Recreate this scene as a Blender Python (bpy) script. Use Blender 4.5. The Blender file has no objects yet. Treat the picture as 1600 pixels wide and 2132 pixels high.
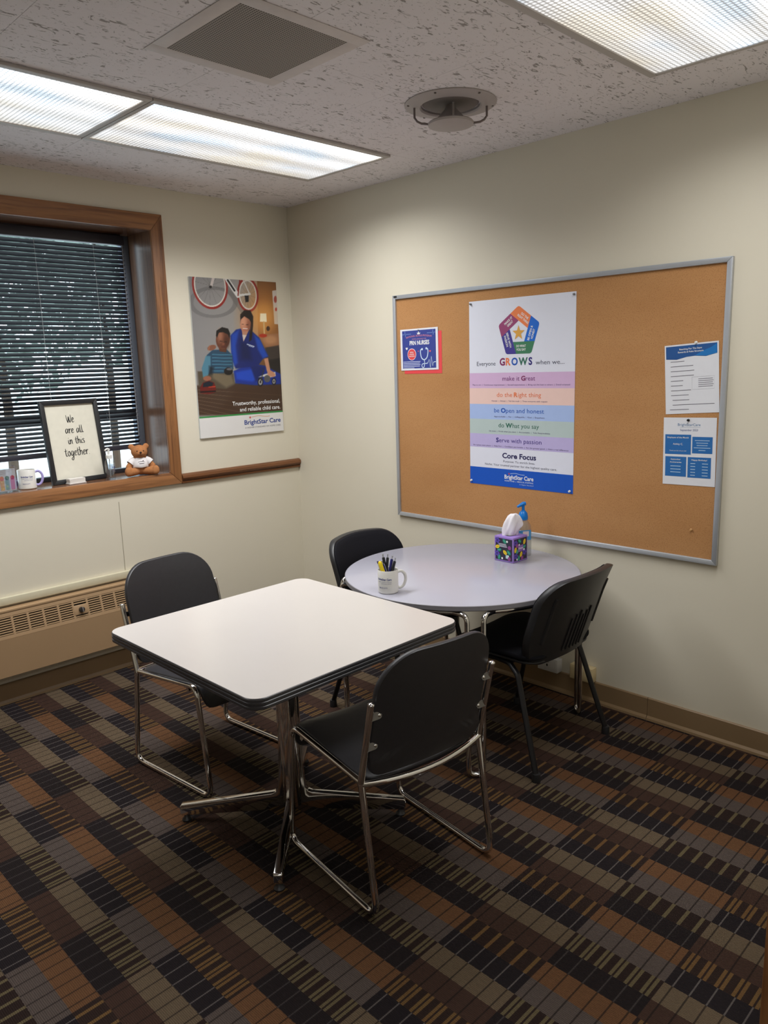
import bpy, bmesh, math, random
import numpy as np
from mathutils import Vector, Matrix
random.seed(7)
scn = bpy.context.scene
COL = scn.collection
PI = math.pi

# ------------------------------------------------------------------ camera
FPX = 1589.25
cam_d = bpy.data.cameras.new('camera')
cam_d.sensor_fit = 'HORIZONTAL'
cam_d.sensor_width = 36.0
cam_d.lens = FPX / 1600.0 * 36.0
cam_d.clip_start = 0.02
cam = bpy.data.objects.new('camera', cam_d)
COL.objects.link(cam)
_r = Vector((0.70656086, -0.70705696, -0.02902079))
_u = Vector((0.15386304, 0.11346764, 0.98155553))
_f = Vector((0.69072275, 0.69799395, -0.18896172))
cam.matrix_world = Matrix(((_r.x, _u.x, -_f.x, -3.11331), (_r.y, _u.y, -_f.y, -3.92633), (_r.z, _u.z, -_f.z, 1.61903), (0, 0, 0, 1)))
scn.camera = cam

# ------------------------------------------------------------------ light
EXPOSURE = 0.16
LAMP_W = 18.5          # watts of a ceiling fixture with fresh tubes
LAMP_SPREAD = 146.0    # prismatic lens: little light leaves near the ceiling plane
LENS_GLOW = 1.35
w = bpy.data.worlds.new('sky')
scn.world = w
w.use_nodes = True
_bg = w.node_tree.nodes['Background']
_bg.inputs[0].default_value = (0.80, 0.90, 1.0, 1)
_bg.inputs[1].default_value = 3.0
scn.view_settings.view_transform = 'Standard'
scn.view_settings.look = 'None'
scn.view_settings.gamma = 1.0
scn.view_settings.use_curve_mapping = False
scn.view_settings.exposure = EXPOSURE
scn.cycles.use_denoising = True
scn.cycles.use_adaptive_sampling = True
scn.cycles.adaptive_threshold = 0.03
scn.cycles.adaptive_min_samples = 24
scn.cycles.max_bounces = 6
scn.cycles.diffuse_bounces = 3
scn.cycles.glossy_bounces = 3
scn.cycles.transparent_max_bounces = 12
scn.cycles.caustics_reflective = False
scn.cycles.caustics_refractive = False
scn.cycles.sample_clamp_indirect = 4.0

# ------------------------------------------------------------------ materials
def lin(c):
    o = []
    for v in c[:3]:
        v = v / 255.0
        o.append(v / 12.92 if v <= 0.04045 else ((v + 0.055) / 1.055) ** 2.4)
    return (o[0], o[1], o[2], 1.0)

class NT:
    """tiny helper around a node tree"""
    def __init__(self, m):
        self.t = m.node_tree; self.n = self.t.nodes; self.l = self.t.links
        self.bsdf = self.n['Principled BSDF']; self.out = self.n['Material Output']
    def new(self, typ, **kw):
        x = self.n.new(typ)
        for k, v in kw.items(): setattr(x, k, v)
        return x
    def put(self, sock, val):
        if isinstance(val, (int, float)): sock.default_value = val
        elif isinstance(val, tuple): sock.default_value = val
        else: self.l.new(val, sock)
    def math(self, op, a, b=None, c=None, clamp=False):
        x = self.new('ShaderNodeMath', operation=op); x.use_clamp = clamp
        self.put(x.inputs[0], a)
        if b is not None: self.put(x.inputs[1], b)
        if c is not None: self.put(x.inputs[2], c)
        return x.outputs[0]
    def mix(self, fac, a, b):
        x = self.new('ShaderNodeMix', data_type='RGBA')
        self.put(x.inputs[0], fac); self.put(x.inputs[6], a); self.put(x.inputs[7], b)
        return x.outputs[2]
    def coord(self, which='Object'):
        return self.new('ShaderNodeTexCoord').outputs[which]
    def mapping(self, vec, loc=(0, 0, 0), rot=(0, 0, 0), scale=(1, 1, 1)):
        x = self.new('ShaderNodeMapping'); self.l.new(vec, x.inputs[0])
        x.inputs[1].default_value = loc; x.inputs[2].default_value = rot; x.inputs[3].default_value = scale
        return x.outputs[0]
    def noise(self, vec, scale=5, detail=3, rough=0.5, dist=0.0):
        x = self.new('ShaderNodeTexNoise'); self.l.new(vec, x.inputs['Vector'])
        x.inputs['Scale'].default_value = scale; x.inputs['Detail'].default_value = detail
        x.inputs['Roughness'].default_value = rough; x.inputs['Distortion'].default_value = dist
        return x.outputs['Fac']
    def ramp(self, fac, stops, interp='LINEAR'):
        x = self.new('ShaderNodeValToRGB'); self.l.new(fac, x.inputs[0])
        cr = x.color_ramp; cr.interpolation = interp
        while len(cr.elements) > 1: cr.elements.remove(cr.elements[-1])
        cr.elements[0].position = stops[0][0]; cr.elements[0].color = stops[0][1]
        for p_, c_ in stops[1:]:
            e = cr.elements.new(p_); e.color = c_
        return x.outputs[0]
    def bump(self, h, strength=0.2, dist=0.002):
        x = self.new('ShaderNodeBump'); self.l.new(h, x.inputs['Height'])
        x.inputs['Strength'].default_value = strength; x.inputs['Distance'].default_value = dist
        self.l.new(x.outputs[0], self.bsdf.inputs['Normal'])

def base_mat(name, col, rough=0.5, metal=0.0, spec=0.5):
    m = bpy.data.materials.new(name); m.use_nodes = True
    t = NT(m); b = t.bsdf
    b.inputs['Base Color'].default_value = col if len(col) == 4 and max(col) <= 1.0 else lin(col)
    b.inputs['Roughness'].default_value = rough; b.inputs['Metallic'].default_value = metal
    b.inputs['Specular IOR Level'].default_value = spec
    return m, t

_mc = {}
def M(name, col=None, rough=0.5, metal=0.0, spec=0.5, var=0.06, scale=30, bump=0.0):
    """plain painted / plastic / paper material with a little procedural unevenness"""
    if name in _mc: return _mc[name]
    m, t = base_mat(name, lin(col), rough, metal, spec)
    c = lin(col)
    n = t.noise(t.coord(), scale, 1)
    lo = tuple(v * (1 - var) for v in c[:3]) + (1,); hi = tuple(min(1, v * (1 + var)) for v in c[:3]) + (1,)
    t.l.new(t.mix(n, lo, hi), t.bsdf.inputs['Base Color'])
    if bump: t.bump(t.noise(t.coord(), scale * 6, 0), bump, 0.001)
    _mc[name] = m
    return m

def ink(col):
    return M('ink_%d_%d_%d' % tuple(col), col, 0.6, var=0.02)

def wall_material():
    m, t = base_mat('cream_wall_paint', lin((208, 201, 178)), 0.55)
    co = t.coord()
    n = t.noise(co, 1.3, 4)
    t.l.new(t.mix(n, lin((221, 213, 193)), lin((227, 220, 202))), t.bsdf.inputs['Base Color'])
    return m

def ceiling_material():
    m, t = base_mat('fissured_ceiling_tile', lin((200, 192, 185)), 0.9, spec=0.2)
    co = t.new('ShaderNodeNewGeometry').outputs['Position']
    mp = t.mapping(co, rot=(0, 0, math.radians(42)), scale=(19, 52, 30))
    n1 = t.noise(mp, 1.0, 3, 0.55, 1.6)
    fiss = t.ramp(n1, [(0.0, (0, 0, 0, 1)), (0.60, (0, 0, 0, 1)), (0.64, (1, 1, 1, 1))])
    patch = t.ramp(t.noise(t.mapping(co, loc=(3, 1, 0)), 6, 2), [(0.34, (0, 0, 0, 1)), (0.48, (1, 1, 1, 1))])
    f = t.math('MULTIPLY', fiss, patch)
    dots = t.ramp(t.noise(co, 120, 1), [(0.70, (0, 0, 0, 1)), (0.74, (1, 1, 1, 1))])
    f2 = t.math('MAXIMUM', f, t.math('MULTIPLY', dots, 0.7))
    base = t.mix(t.noise(co, 2.2, 3), lin((234, 228, 230)), lin((242, 237, 240)))
    t.l.new(t.mix(t.math('MULTIPLY', f2, 0.72), base, lin((118, 110, 104))), t.bsdf.inputs['Base Color'])  # fissures and pinholes coloured darker to stand for the shade inside them
    t.bump(t.math('MULTIPLY', fiss, -1.0), 0.4, 0.004)
    return m

def carpet_material():
    m, t = base_mat('woven_block_carpet', lin((50, 42, 38)), 0.95, spec=0.1)
    co = t.coord('Object')
    sp = t.new('ShaderNodeSeparateXYZ'); t.l.new(co, sp.inputs[0])
    X, Y = sp.outputs[0], sp.outputs[1]
    wob = t.math('MULTIPLY', t.math('SUBTRACT', t.noise(co, 180, 1), 0.5), 0.004)
    X = t.math('ADD', X, wob)
    RH = 0.26425; PX = 0.3015
    rowf = t.math('DIVIDE', t.math('SUBTRACT', -0.278, Y), RH)       # row index along -y
    par = t.math('MODULO', t.math('ADD', t.math('FLOOR', rowf), 40.0), 2.0)  # 0 = rust row, 1 = tan row
    rv = t.math('FRACT', t.math('ADD', rowf, 40.0))
    xs = t.math('SUBTRACT', t.math('ADD', X, 2.445), t.math('MULTIPLY', par, 0.1500))
    u = t.math('FRACT', t.math('ADD', t.math('DIVIDE', xs, PX), 40.0))
    blk = lin((38, 32, 33)); stg = lin((50, 37, 33)); gry = lin((100, 88, 82)); org = lin((120, 84, 57))
    nav = lin((39, 34, 37)); amb = lin((54, 40, 35)); brn = lin((76, 55, 46)); tan = lin((116, 99, 79))
    ca = t.ramp(u, [(0, blk), (0.25, stg), (0.5, gry), (0.75, org)], 'CONSTANT')
    cb = t.ramp(u, [(0, nav), (0.25, amb), (0.5, brn), (0.75, tan)], 'CONSTANT')
    c = t.mix(par, ca, cb)
    # six bars per row; some of them split in two
    q = t.math('MULTIPLY', rv, 6.0)
    qf = t.math('FRACT', q)
    inz = t.math('MULTIPLY', t.math('GREATER_THAN', u, 0.25), t.math('LESS_THAN', u, 0.5))
    cell = t.new('ShaderNodeTexWhiteNoise', noise_dimensions='3D')
    cx = t.new('ShaderNodeCombineXYZ')
    t.l.new(t.math('FLOOR', t.math('DIVIDE', xs, PX)), cx.inputs[0]); t.l.new(t.math('FLOOR', rowf), cx.inputs[1])
    t.l.new(cx.outputs[0], cell.inputs['Vector'])
    dbl = t.math('GREATER_THAN', cell.outputs['Value'], 0.5)
    d0 = t.math('ABSOLUTE', t.math('SUBTRACT', qf, 0.5))
    single = t.math('LESS_THAN', d0, 0.12)
    double = t.math('MULTIPLY', t.math('LESS_THAN', d0, 0.27), t.math('GREATER_THAN', d0, 0.06))
    bar = t.math('ADD', t.math('MULTIPLY', single, t.math('SUBTRACT', 1.0, dbl)), t.math('MULTIPLY', double, dbl))
    bar = t.math('MULTIPLY', bar, inz)
    barc = t.mix(par, lin((114, 101, 74)), t.mix(t.noise(co, 14, 1), lin((120, 82, 52)), lin((128, 103, 62))))
    c = t.mix(bar, c, barc)
    # pin lines through the dark quarter of each repeat, dark grooves through the others
    inq = t.math('LESS_THAN', u, 0.25)
    pin = t.math('MULTIPLY', t.math('LESS_THAN', d0, 0.045), inq)
    c = t.mix(t.math('MULTIPLY', pin, t.math('ADD', 0.28, t.math('MULTIPLY', par, 0.5))), c, lin((120, 112, 108)))
    ing = t.math('GREATER_THAN', u, 0.5)
    groove = t.math('MULTIPLY', t.math('LESS_THAN', d0, 0.05), ing)
    c = t.mix(t.math('MULTIPLY', groove, 0.75), c, lin((34, 27, 25)))
    # fine cord of the pile and speckle
    wv = t.math('SINE', t.math('MULTIPLY', X, 1250.0))
    ribs = t.math('MULTIPLY', t.math('ADD', wv, 1.0), 0.5)
    c = t.mix(t.math('MULTIPLY', ribs, 0.42), c, lin((26, 21, 20)))
    c = t.mix(t.math('MULTIPLY', t.noise(co, 520, 2), 0.35), c, lin((30, 25, 24)))
    t.l.new(c, t.bsdf.inputs['Base Color'])
    h = t.math('ADD', t.math('SINE', t.math('MULTIPLY', sp.outputs[0], 1250.0)), t.noise(co, 700, 0))
    t.bump(h, 0.5, 0.003)
    return m

def wood_material(name, ca, cb, axis='x', rough=0.4, sc=1.0):
    m, t = base_mat(name, lin(ca), rough)
    co = t.coord('Object')
    s = {'x': (1.2, 24, 24), 'y': (24, 1.2, 24), 'z': (24, 24, 1.2)}[axis]
    mp = t.mapping(co, scale=tuple(v * sc for v in s))
    n = t.noise(mp, 2.0, 5, 0.6, 0.8)
    g = t.ramp(n, [(0.30, lin(cb)), (0.52, lin(ca)), (0.75, lin(tuple(min(255, v * 1.12) for v in ca)))])
    t.l.new(g, t.bsdf.inputs['Base Color'])
    t.bump(n, 0.08, 0.001)
    return m

def cork_material():
    m, t = base_mat('cork_sheet', lin((176, 124, 72)), 0.9, spec=0.15)
    co = t.coord('Object')
    n = t.noise(co, 240, 4, 0.7); n2 = t.noise(t.mapping(co, scale=(1, 3, 5)), 2.0, 5)
    c = t.mix(n2, lin((178, 127, 80)), lin((198, 150, 102)))
    c = t.mix(t.ramp(n, [(0.35, (0.6, 0.6, 0.6, 1)), (0.5, (0, 0, 0, 1))]), c, lin((148, 101, 62)))
    t.l.new(c, t.bsdf.inputs['Base Color']); t.bump(n, 0.3, 0.001)
    return m

def glass_material(name, tint=(1, 1, 1, 1), gloss=0.12, rough=0.02):
    m = bpy.data.materials.new(name); m.use_nodes = True
    t = NT(m); t.n.remove(t.bsdf)
    tr = t.new('ShaderNodeBsdfTransparent'); tr.inputs[0].default_value = tint
    gl = t.new('ShaderNodeBsdfGlossy'); gl.inputs['Roughness'].default_value = rough
    mx = t.new('ShaderNodeMixShader'); mx.inputs[0].default_value = gloss
    t.l.new(tr.outputs[0], mx.inputs[1]); t.l.new(gl.outputs[0], mx.inputs[2]); t.l.new(mx.outputs[0], t.out.inputs[0])
    return m

def lens_material():
    """prismatic acrylic lens of a lit fluorescent fixture: rows of small prisms, tubes showing through"""
    m = bpy.data.materials.new('lit_prismatic_lens'); m.use_nodes = True
    t = NT(m); b = t.bsdf
    b.inputs['Base Color'].default_value = (0.75, 0.76, 0.78, 1); b.inputs['Roughness'].default_value = 0.25
    co = t.coord('Object'); sp = t.new('ShaderNodeSeparateXYZ'); t.l.new(co, sp.inputs[0])
    X, Y = sp.outputs[0], sp.outputs[1]
    gx = t.math('ABSOLUTE', t.math('SINE', t.math('MULTIPLY', X, PI / 0.0165)))
    gy = t.math('ABSOLUTE', t.math('SINE', t.math('MULTIPLY', Y, PI / 0.0165)))
    cell = t.math('MULTIPLY', t.math('POWER', gx, 0.8), t.math('POWER', gy, 0.8))
    # three tubes along the length
    tube = None
    for yc, wd, am in ((-0.215, 0.060, 1.5), (-0.02, 0.055, 0.75), (0.17, 0.05, 0.30)):
        d = t.math('DIVIDE', t.math('SUBTRACT', Y, yc), wd)
        g = t.math('MULTIPLY', t.math('POWER', 2.718, t.math('MULTIPLY', t.math('MULTIPLY', d, d), -1.0)), am)
        tube = g if tube is None else t.math('ADD', tube, g)
    nz = t.noise(t.mapping(co, scale=(2.2, 7, 1)), 1.0, 3)
    br = t.math('ADD', 0.42, t.math('MULTIPLY', tube, t.math('ADD', 0.45, nz)))
    br = t.math('MULTIPLY', br, t.math('ADD', 0.16, t.math('MULTIPLY', cell, 1.25)))
    tint = t.ramp(t.noise(t.mapping(co, loc=(4, 2, 0), scale=(1.5, 3, 1)), 1.3, 2), [(0.36, (1.0, 0.93, 0.80, 1)), (0.47, (1, 1, 1, 1)), (0.53, (0.96, 0.98, 1, 1)), (0.62, (0.66, 0.82, 1.0, 1))])
    t.l.new(tint, b.inputs['Emission Color'])
    t.l.new(t.math('MULTIPLY', br, LENS_GLOW), b.inputs['Emission Strength'])
    m.cycles.emission_sampling = 'NONE'      # the lamp in the fixture carries the light
    return m

def perforated_material():
    m, t = base_mat('perforated_grille', lin((150, 142, 135)), 0.6)
    co = t.coord('Object'); sp = t.new('ShaderNodeSeparateXYZ'); t.l.new(co, sp.inputs[0])
    k = PI / 0.0085
    a = t.math('ABSOLUTE', t.math('SINE', t.math('MULTIPLY', sp.outputs[0], k)))
    b = t.math('ABSOLUTE', t.math('SINE', t.math('MULTIPLY', sp.outputs[1], k)))
    hole = t.math('GREATER_THAN', t.math('MULTIPLY', a, b), 0.5)
    t.l.new(t.mix(hole, lin((166, 158, 151)), lin((62, 57, 53))), t.bsdf.inputs['Base Color'])
    return m

def vcol_material():
    m, t = base_mat('printed_photo', lin((128, 128, 128)), 0.45)
    a = t.new('ShaderNodeVertexColor'); a.layer_name = 'print'
    t.l.new(a.outputs[0], t.bsdf.inputs['Base Color'])
    return m

MW = wall_material(); MCEIL = ceiling_material(); MCARP = carpet_material(); MCORK = cork_material()
WOODX = wood_material('oak_casing_x', (146, 99, 60), (108, 68, 40), 'x')
WOODZ = wood_material('oak_casing_z', (146, 99, 60), (108, 68, 40), 'z')
WOODJ = wood_material('oak_jamb', (112, 82, 62), (88, 60, 44), 'z', 0.28)
WOODS = wood_material('oak_sill', (118, 84, 62), (90, 60, 44), 'x', 0.16)
WOODR = wood_material('walnut_rail', (112, 70, 40), (72, 43, 24), 'x', 0.35)
CHROME = M('chrome', (228, 227, 226), 0.09, 1.0, var=0.02)
ALU = M('satin_aluminium', (186, 190, 196), 0.38, 0.45, var=0.03)
BLACKV = M('black_vinyl', (49, 48, 51), 0.42, var=0.12, scale=60, bump=0.12)
BLACKP = M('black_plastic', (40, 40, 42), 0.42, var=0.08, bump=0.10)
BLACKF = M('black_fabric', (22, 22, 27), 0.95, spec=0.2, var=0.2, scale=200, bump=0.3)
BLACKM = M('black_metal', (26, 26, 29), 0.4, 0.3, var=0.05)
WHITEP = M('white_plastic', (226, 226, 222), 0.4, var=0.02)
PAPER = M('white_paper', (228, 229, 235), 0.7, var=0.02)
PAINTW = M('white_enamel', (205, 200, 196), 0.5, var=0.03)

# ------------------------------------------------------------------ mesh helpers
def link(name, me, mat=None, parent=None, smooth=False):
    o = bpy.data.objects.new(name, me); COL.objects.link(o)
    if mat is not None:
        for mm in (mat if isinstance(mat, (list, tuple)) else [mat]): me.materials.append(mm)
    if parent is not None: o.parent = parent
    if smooth:
        me.polygons.foreach_set('use_smooth', [True] * len(me.polygons))
    return o

def tag(o, label=None, cat=None, group=None, kind=None):
    if label: o['label'] = label
    if cat: o['category'] = cat
    if group: o['group'] = group
    if kind: o['kind'] = kind
    return o

def empty(name, loc=(0, 0, 0), rz=0.0, mat3=None):
    o = bpy.data.objects.new(name, None); COL.objects.link(o); o.empty_display_size = 0.05
    if mat3 is not None:
        o.matrix_world = Matrix.Translation(loc) @ mat3.to_4x4()
    else:
        o.location = loc; o.rotation_euler = (0, 0, rz)
    return o

class MB:
    def __init__(self): self.v = []; self.f = []; self.mi = []
    def add(self, vs, fs, mi=0):
        b = len(self.v); self.v += [tuple(p) for p in vs]
        for f in fs: self.f.append(tuple(b + i for i in f)); self.mi.append(mi)
        return self
    def box(self, lo, hi, mi=0):
        x0, y0, z0 = lo; x1, y1, z1 = hi
        vs = [(x0,y0,z0),(x1,y0,z0),(x1,y1,z0),(x0,y1,z0),(x0,y0,z1),(x1,y0,z1),(x1,y1,z1),(x0,y1,z1)]
        return self.add(vs, [(0,3,2,1),(4,5,6,7),(0,1,5,4),(1,2,6,5),(2,3,7,6),(3,0,4,7)], mi)
    def prism(self, pts, a, b, axis='z', mi=0):
        """extrude a closed outline (given in the plane normal to axis) from a to b"""
        n = len(pts)
        def P(p, h):
            return {'z': (p[0], p[1], h), 'y': (p[0], h, p[1]), 'x': (h, p[0], p[1])}[axis]
        vs = [P(p, a) for p in pts] + [P(p, b) for p in pts]
        fs = [tuple(range(n - 1, -1, -1)), tuple(range(n, 2 * n))] + [(i, (i + 1) % n, n + (i + 1) % n, n + i) for i in range(n)]
        return self.add(vs, fs, mi)
    def tube(self, pts, r, n=10, closed=False, cap=True, mi=0, ry=None):
        pts = [Vector(p) for p in pts]; m = len(pts)
        T = []
        for i in range(m):
            if closed: d = pts[(i + 1) % m] - pts[i - 1]
            else: d = pts[min(i + 1, m - 1)] - pts[max(i - 1, 0)]
            T.append(d.normalized())
        up = Vector((0, 0, 1)) if abs(T[0].z) < 0.9 else Vector((1, 0, 0))
        N = (up - T[0] * up.dot(T[0])).normalized()
        vs = []
        for i in range(m):
            N = (N - T[i] * N.dot(T[i])).normalized(); B = T[i].cross(N)
            rr = r[i] if isinstance(r, (list, tuple)) else r
            r2 = rr if ry is None else ry
            for k in range(n):
                a = 2 * PI * k / n
                vs.append(pts[i] + N * (rr * math.cos(a)) + B * (r2 * math.sin(a)))
        fs = []
        for i in range(m if closed else m - 1):
            j = (i + 1) % m
            for k in range(n):
                fs.append((i * n + k, i * n + (k + 1) % n, j * n + (k + 1) % n, j * n + k))
        if cap and not closed:
            fs.append(tuple(range(n - 1, -1, -1))); fs.append(tuple((m - 1) * n + k for k in range(n)))
        return self.add(vs, fs, mi)
    def lathe(self, prof, n=28, c=(0, 0, 0), mi=0, capb=True, capt=True):
        vs = []
        for r_, z_ in prof:
            for k in range(n):
                a = 2 * PI * k / n; vs.append((c[0] + r_ * math.cos(a), c[1] + r_ * math.sin(a), c[2] + z_))
        fs = []
        for i in range(len(prof) - 1):
            for k in range(n): fs.append((i * n + k, i * n + (k + 1) % n, (i + 1) * n + (k + 1) % n, (i + 1) * n + k))
        if capb: fs.append(tuple(range(n - 1, -1, -1)))
        if capt: fs.append(tuple((len(prof) - 1) * n + k for k in range(n)))
        return self.add(vs, fs, mi)
    def ball(self, c, r, nu=16, nv=10, rot=None, mi=0):
        rx, ry, rz = r if isinstance(r, (list, tuple)) else (r, r, r)
        vs = []; fs = []
        R_ = Matrix.Identity(3) if rot is None else rot
        for j in range(nv + 1):
            th = PI * j / nv
            for i in range(nu):
                a = 2 * PI * i / nu
                vs.append(Vector(c) + R_ @ Vector((rx * math.sin(th) * math.cos(a), ry * math.sin(th) * math.sin(a), rz * math.cos(th))))
        for j in range(nv):
            for i in range(nu): fs.append((j * nu + i, (j + 1) * nu + i, (j + 1) * nu + (i + 1) % nu, j * nu + (i + 1) % nu))
        return self.add(vs, fs, mi)
    def cushion(self, outline, fn, t, puff=0.6, rings=7, mi=0, pback=0.0):
        """padded panel: outline (u,v) list; fn(u,v,w)->xyz; w from -t/2 (back) to t/2 (front, domed)"""
        n = len(outline); cu = sum(p[0] for p in outline) / n; cv = sum(p[1] for p in outline) / n
        prof = []
        for i in range(rings + 1):                       # front, centre -> rim
            s = i / rings; prof.append((s ** 0.8, t * 0.5 * (1 - puff * s ** 3.5)))
        for i in range(1, 4):                            # rolled rim
            a = PI * i / 4; prof.append((1.0 + 0.0 * a + 0.012 * math.sin(a), t * 0.5 * (1 - puff) * math.cos(a)))
        for i in range(rings, -1, -1):
            s = i / rings; prof.append((s ** 0.8, -t * 0.5 * ((1 - puff) + pback * (1 - s ** 2))))
        vs = []; fs = []
        for s, w_ in prof:
            for p in outline:
                vs.append(fn(cu + (p[0] - cu) * s, cv + (p[1] - cv) * s, w_))
        for i in range(len(prof) - 1):
            for k in range(n):
                fs.append((i * n + k, i * n + (k + 1) % n, (i + 1) * n + (k + 1) % n, (i + 1) * n + k))
        return self.add(vs, fs, mi)
    def me(self, name):
        m = bpy.data.meshes.new(name); m.from_pydata(self.v, [], self.f)
        if any(self.mi): m.polygons.foreach_set('material_index', self.mi)
        bm = bmesh.new(); bm.from_mesh(m); bmesh.ops.remove_doubles(bm, verts=bm.verts, dist=1e-6)
        bmesh.ops.recalc_face_normals(bm, faces=bm.faces); bm.to_mesh(m); bm.free()
        m.update(); return m
    def build(self, name, mat, parent=None, smooth=False):
        o = link(name, self.me(name), mat, parent)
        if smooth: shade(o.data)
        return o

def shade(me, ang=38):
    bm = bmesh.new(); bm.from_mesh(me)
    lim = math.radians(ang)
    for f in bm.faces: f.smooth = True
    for e in bm.edges:
        e.smooth = (len(e.link_faces) == 2 and e.calc_face_angle(0) < lim)
    bm.to_mesh(me); bm.free()

def bevel(o, w_=0.003, seg=2):
    bm = bmesh.new(); bm.from_mesh(o.data)
    es = [e for e in bm.edges if len(e.link_faces) == 2 and e.calc_face_angle(0) > 0.6]
    bmesh.ops.bevel(bm, geom=es, offset=w_, segments=seg, affect='EDGES', profile=0.5, clamp_overlap=True)
    bm.to_mesh(o.data); bm.free(); shade(o.data); return o

def B(name, lo, hi, mat, parent=None, bev=0.0):
    o = MB().box(lo, hi).build(name, mat, parent)
    if bev: bevel(o, bev)
    return o

def fillet(pts, r, seg=6):
    pts = [Vector(p) for p in pts]; out = [pts[0]]
    for i in range(1, len(pts) - 1):
        a, b, c = pts[i - 1], pts[i], pts[i + 1]
        d1 = (a - b); d2 = (c - b); l1, l2 = d1.length, d2.length
        d1.normalize(); d2.normalize()
        ang = d1.angle(d2)
        if ang > 3.1: out.append(b); continue
        k = min(r / math.tan(ang / 2), 0.48 * min(l1, l2))
        p, q = b + d1 * k, b + d2 * k
        for s in range(seg + 1):
            u = s / seg; out.append(p * (1 - u) ** 2 + b * 2 * u * (1 - u) + q * u * u)
    out.append(pts[-1]); return out

def spline(pts, k=8, closed=False):
    pts = [Vector(p) for p in pts]; n = len(pts); out = []
    rng = range(n if closed else n - 1)
    for i in rng:
        if closed: p0, p1, p2, p3 = pts[i - 1], pts[i], pts[(i + 1) % n], pts[(i + 2) % n]
        else: p0, p1, p2, p3 = pts[max(i - 1, 0)], pts[i], pts[i + 1], pts[min(i + 2, n - 1)]
        for s in range(k):
            u = s / k
            out.append(0.5 * ((2 * p1) + (p2 - p0) * u + (2 * p0 - 5 * p1 + 4 * p2 - p3) * u * u + (3 * p1 - p0 - 3 * p2 + p3) * u ** 3))
    if not closed: out.append(pts[-1])
    return out

def rrect(w_, h, r, seg=7, cx=0.0, cy=0.0):
    rs = r if isinstance(r, (list, tuple)) else [r] * 4      # tr, tl, bl, br
    out = []
    for (sx, sy, a0), rr in zip(((1, 1, 0), (-1, 1, 90), (-1, -1, 180), (1, -1, 270)), rs):
        for s in range(seg + 1):
            a = math.radians(a0 + 90 * s / seg)
            out.append((cx + sx * (w_ / 2 - rr) + rr * math.cos(a), cy + sy * (h / 2 - rr) + rr * math.sin(a)))
    return out

def densify(pts, step):
    out = []
    n = len(pts)
    for i in range(n):
        a, b = pts[i], pts[(i + 1) % n]; L = math.dist(a, b); k = max(1, int(L / step))
        for s in range(k): out.append((a[0] + (b[0] - a[0]) * s / k, a[1] + (b[1] - a[1]) * s / k))
    return out

# flat print: shapes lie in the local XY plane of a sheet, Z towards the viewer
def decal(name, pts, z, mat, parent):
    m = bpy.data.meshes.new(name); m.from_pydata([(p[0], p[1], z) for p in pts], [], [tuple(range(len(pts)))])
    return link(name, m, mat, parent)
def drect(name, x0, y0, x1, y1, z, mat, parent):
    return decal(name, [(x0, y0), (x1, y0), (x1, y1), (x0, y1)], z, mat, parent)
def circ(cx, cy, rx, ry=None, n=28, a0=0):
    ry = rx if ry is None else ry
    return [(cx + rx * math.cos(a0 + 2 * PI * k / n), cy + ry * math.sin(a0 + 2 * PI * k / n)) for k in range(n)]
def ribbon_geo(pts, w_, z, mb, mi=0):
    pts = [Vector((p[0], p[1], 0)) for p in pts]; vs = []
    for i in range(len(pts)):
        d = pts[min(i + 1, len(pts) - 1)] - pts[max(i - 1, 0)]
        if d.length < 1e-9: d = Vector((1, 0, 0))
        d.normalize(); nn = Vector((-d.y, d.x, 0)); ww = (w_[i] if isinstance(w_, (list, tuple)) else w_) / 2
        vs += [(pts[i] + nn * ww)[:2] + (z,), (pts[i] - nn * ww)[:2] + (z,)]
    mb.add(vs, [(2 * i, 2 * i + 1, 2 * i + 3, 2 * i + 2) for i in range(len(pts) - 1)], mi)
def ribbon(name, pts, w_, z, mat, parent):
    mb = MB(); ribbon_geo(pts, w_, z, mb); return mb.build(name, mat, parent)

_tc = {}
def text_mesh(s, bold=0.0):
    """outline of a string at unit size; returns (verts array, faces, width)"""
    key = (s, bold)
    if key in _tc: return _tc[key]
    cu = bpy.data.curves.new('t', 'FONT'); cu.body = s; cu.size = 1.0; cu.offset = bold; cu.resolution_u = 3
    ob = bpy.data.objects.new('t', cu); COL.objects.link(ob)
    dg = bpy.context.evaluated_depsgraph_get(); dg.update()
    me = ob.evaluated_get(dg).to_mesh()
    v = np.array([tuple(x.co) for x in me.vertices]) if len(me.vertices) else np.zeros((1, 3))
    f = [tuple(p.vertices) for p in me.polygons]
    ob.evaluated_get(dg).to_mesh_clear()
    bpy.data.objects.remove(ob); bpy.data.curves.remove(cu)
    _tc[key] = (v, f)
    return _tc[key]

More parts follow.
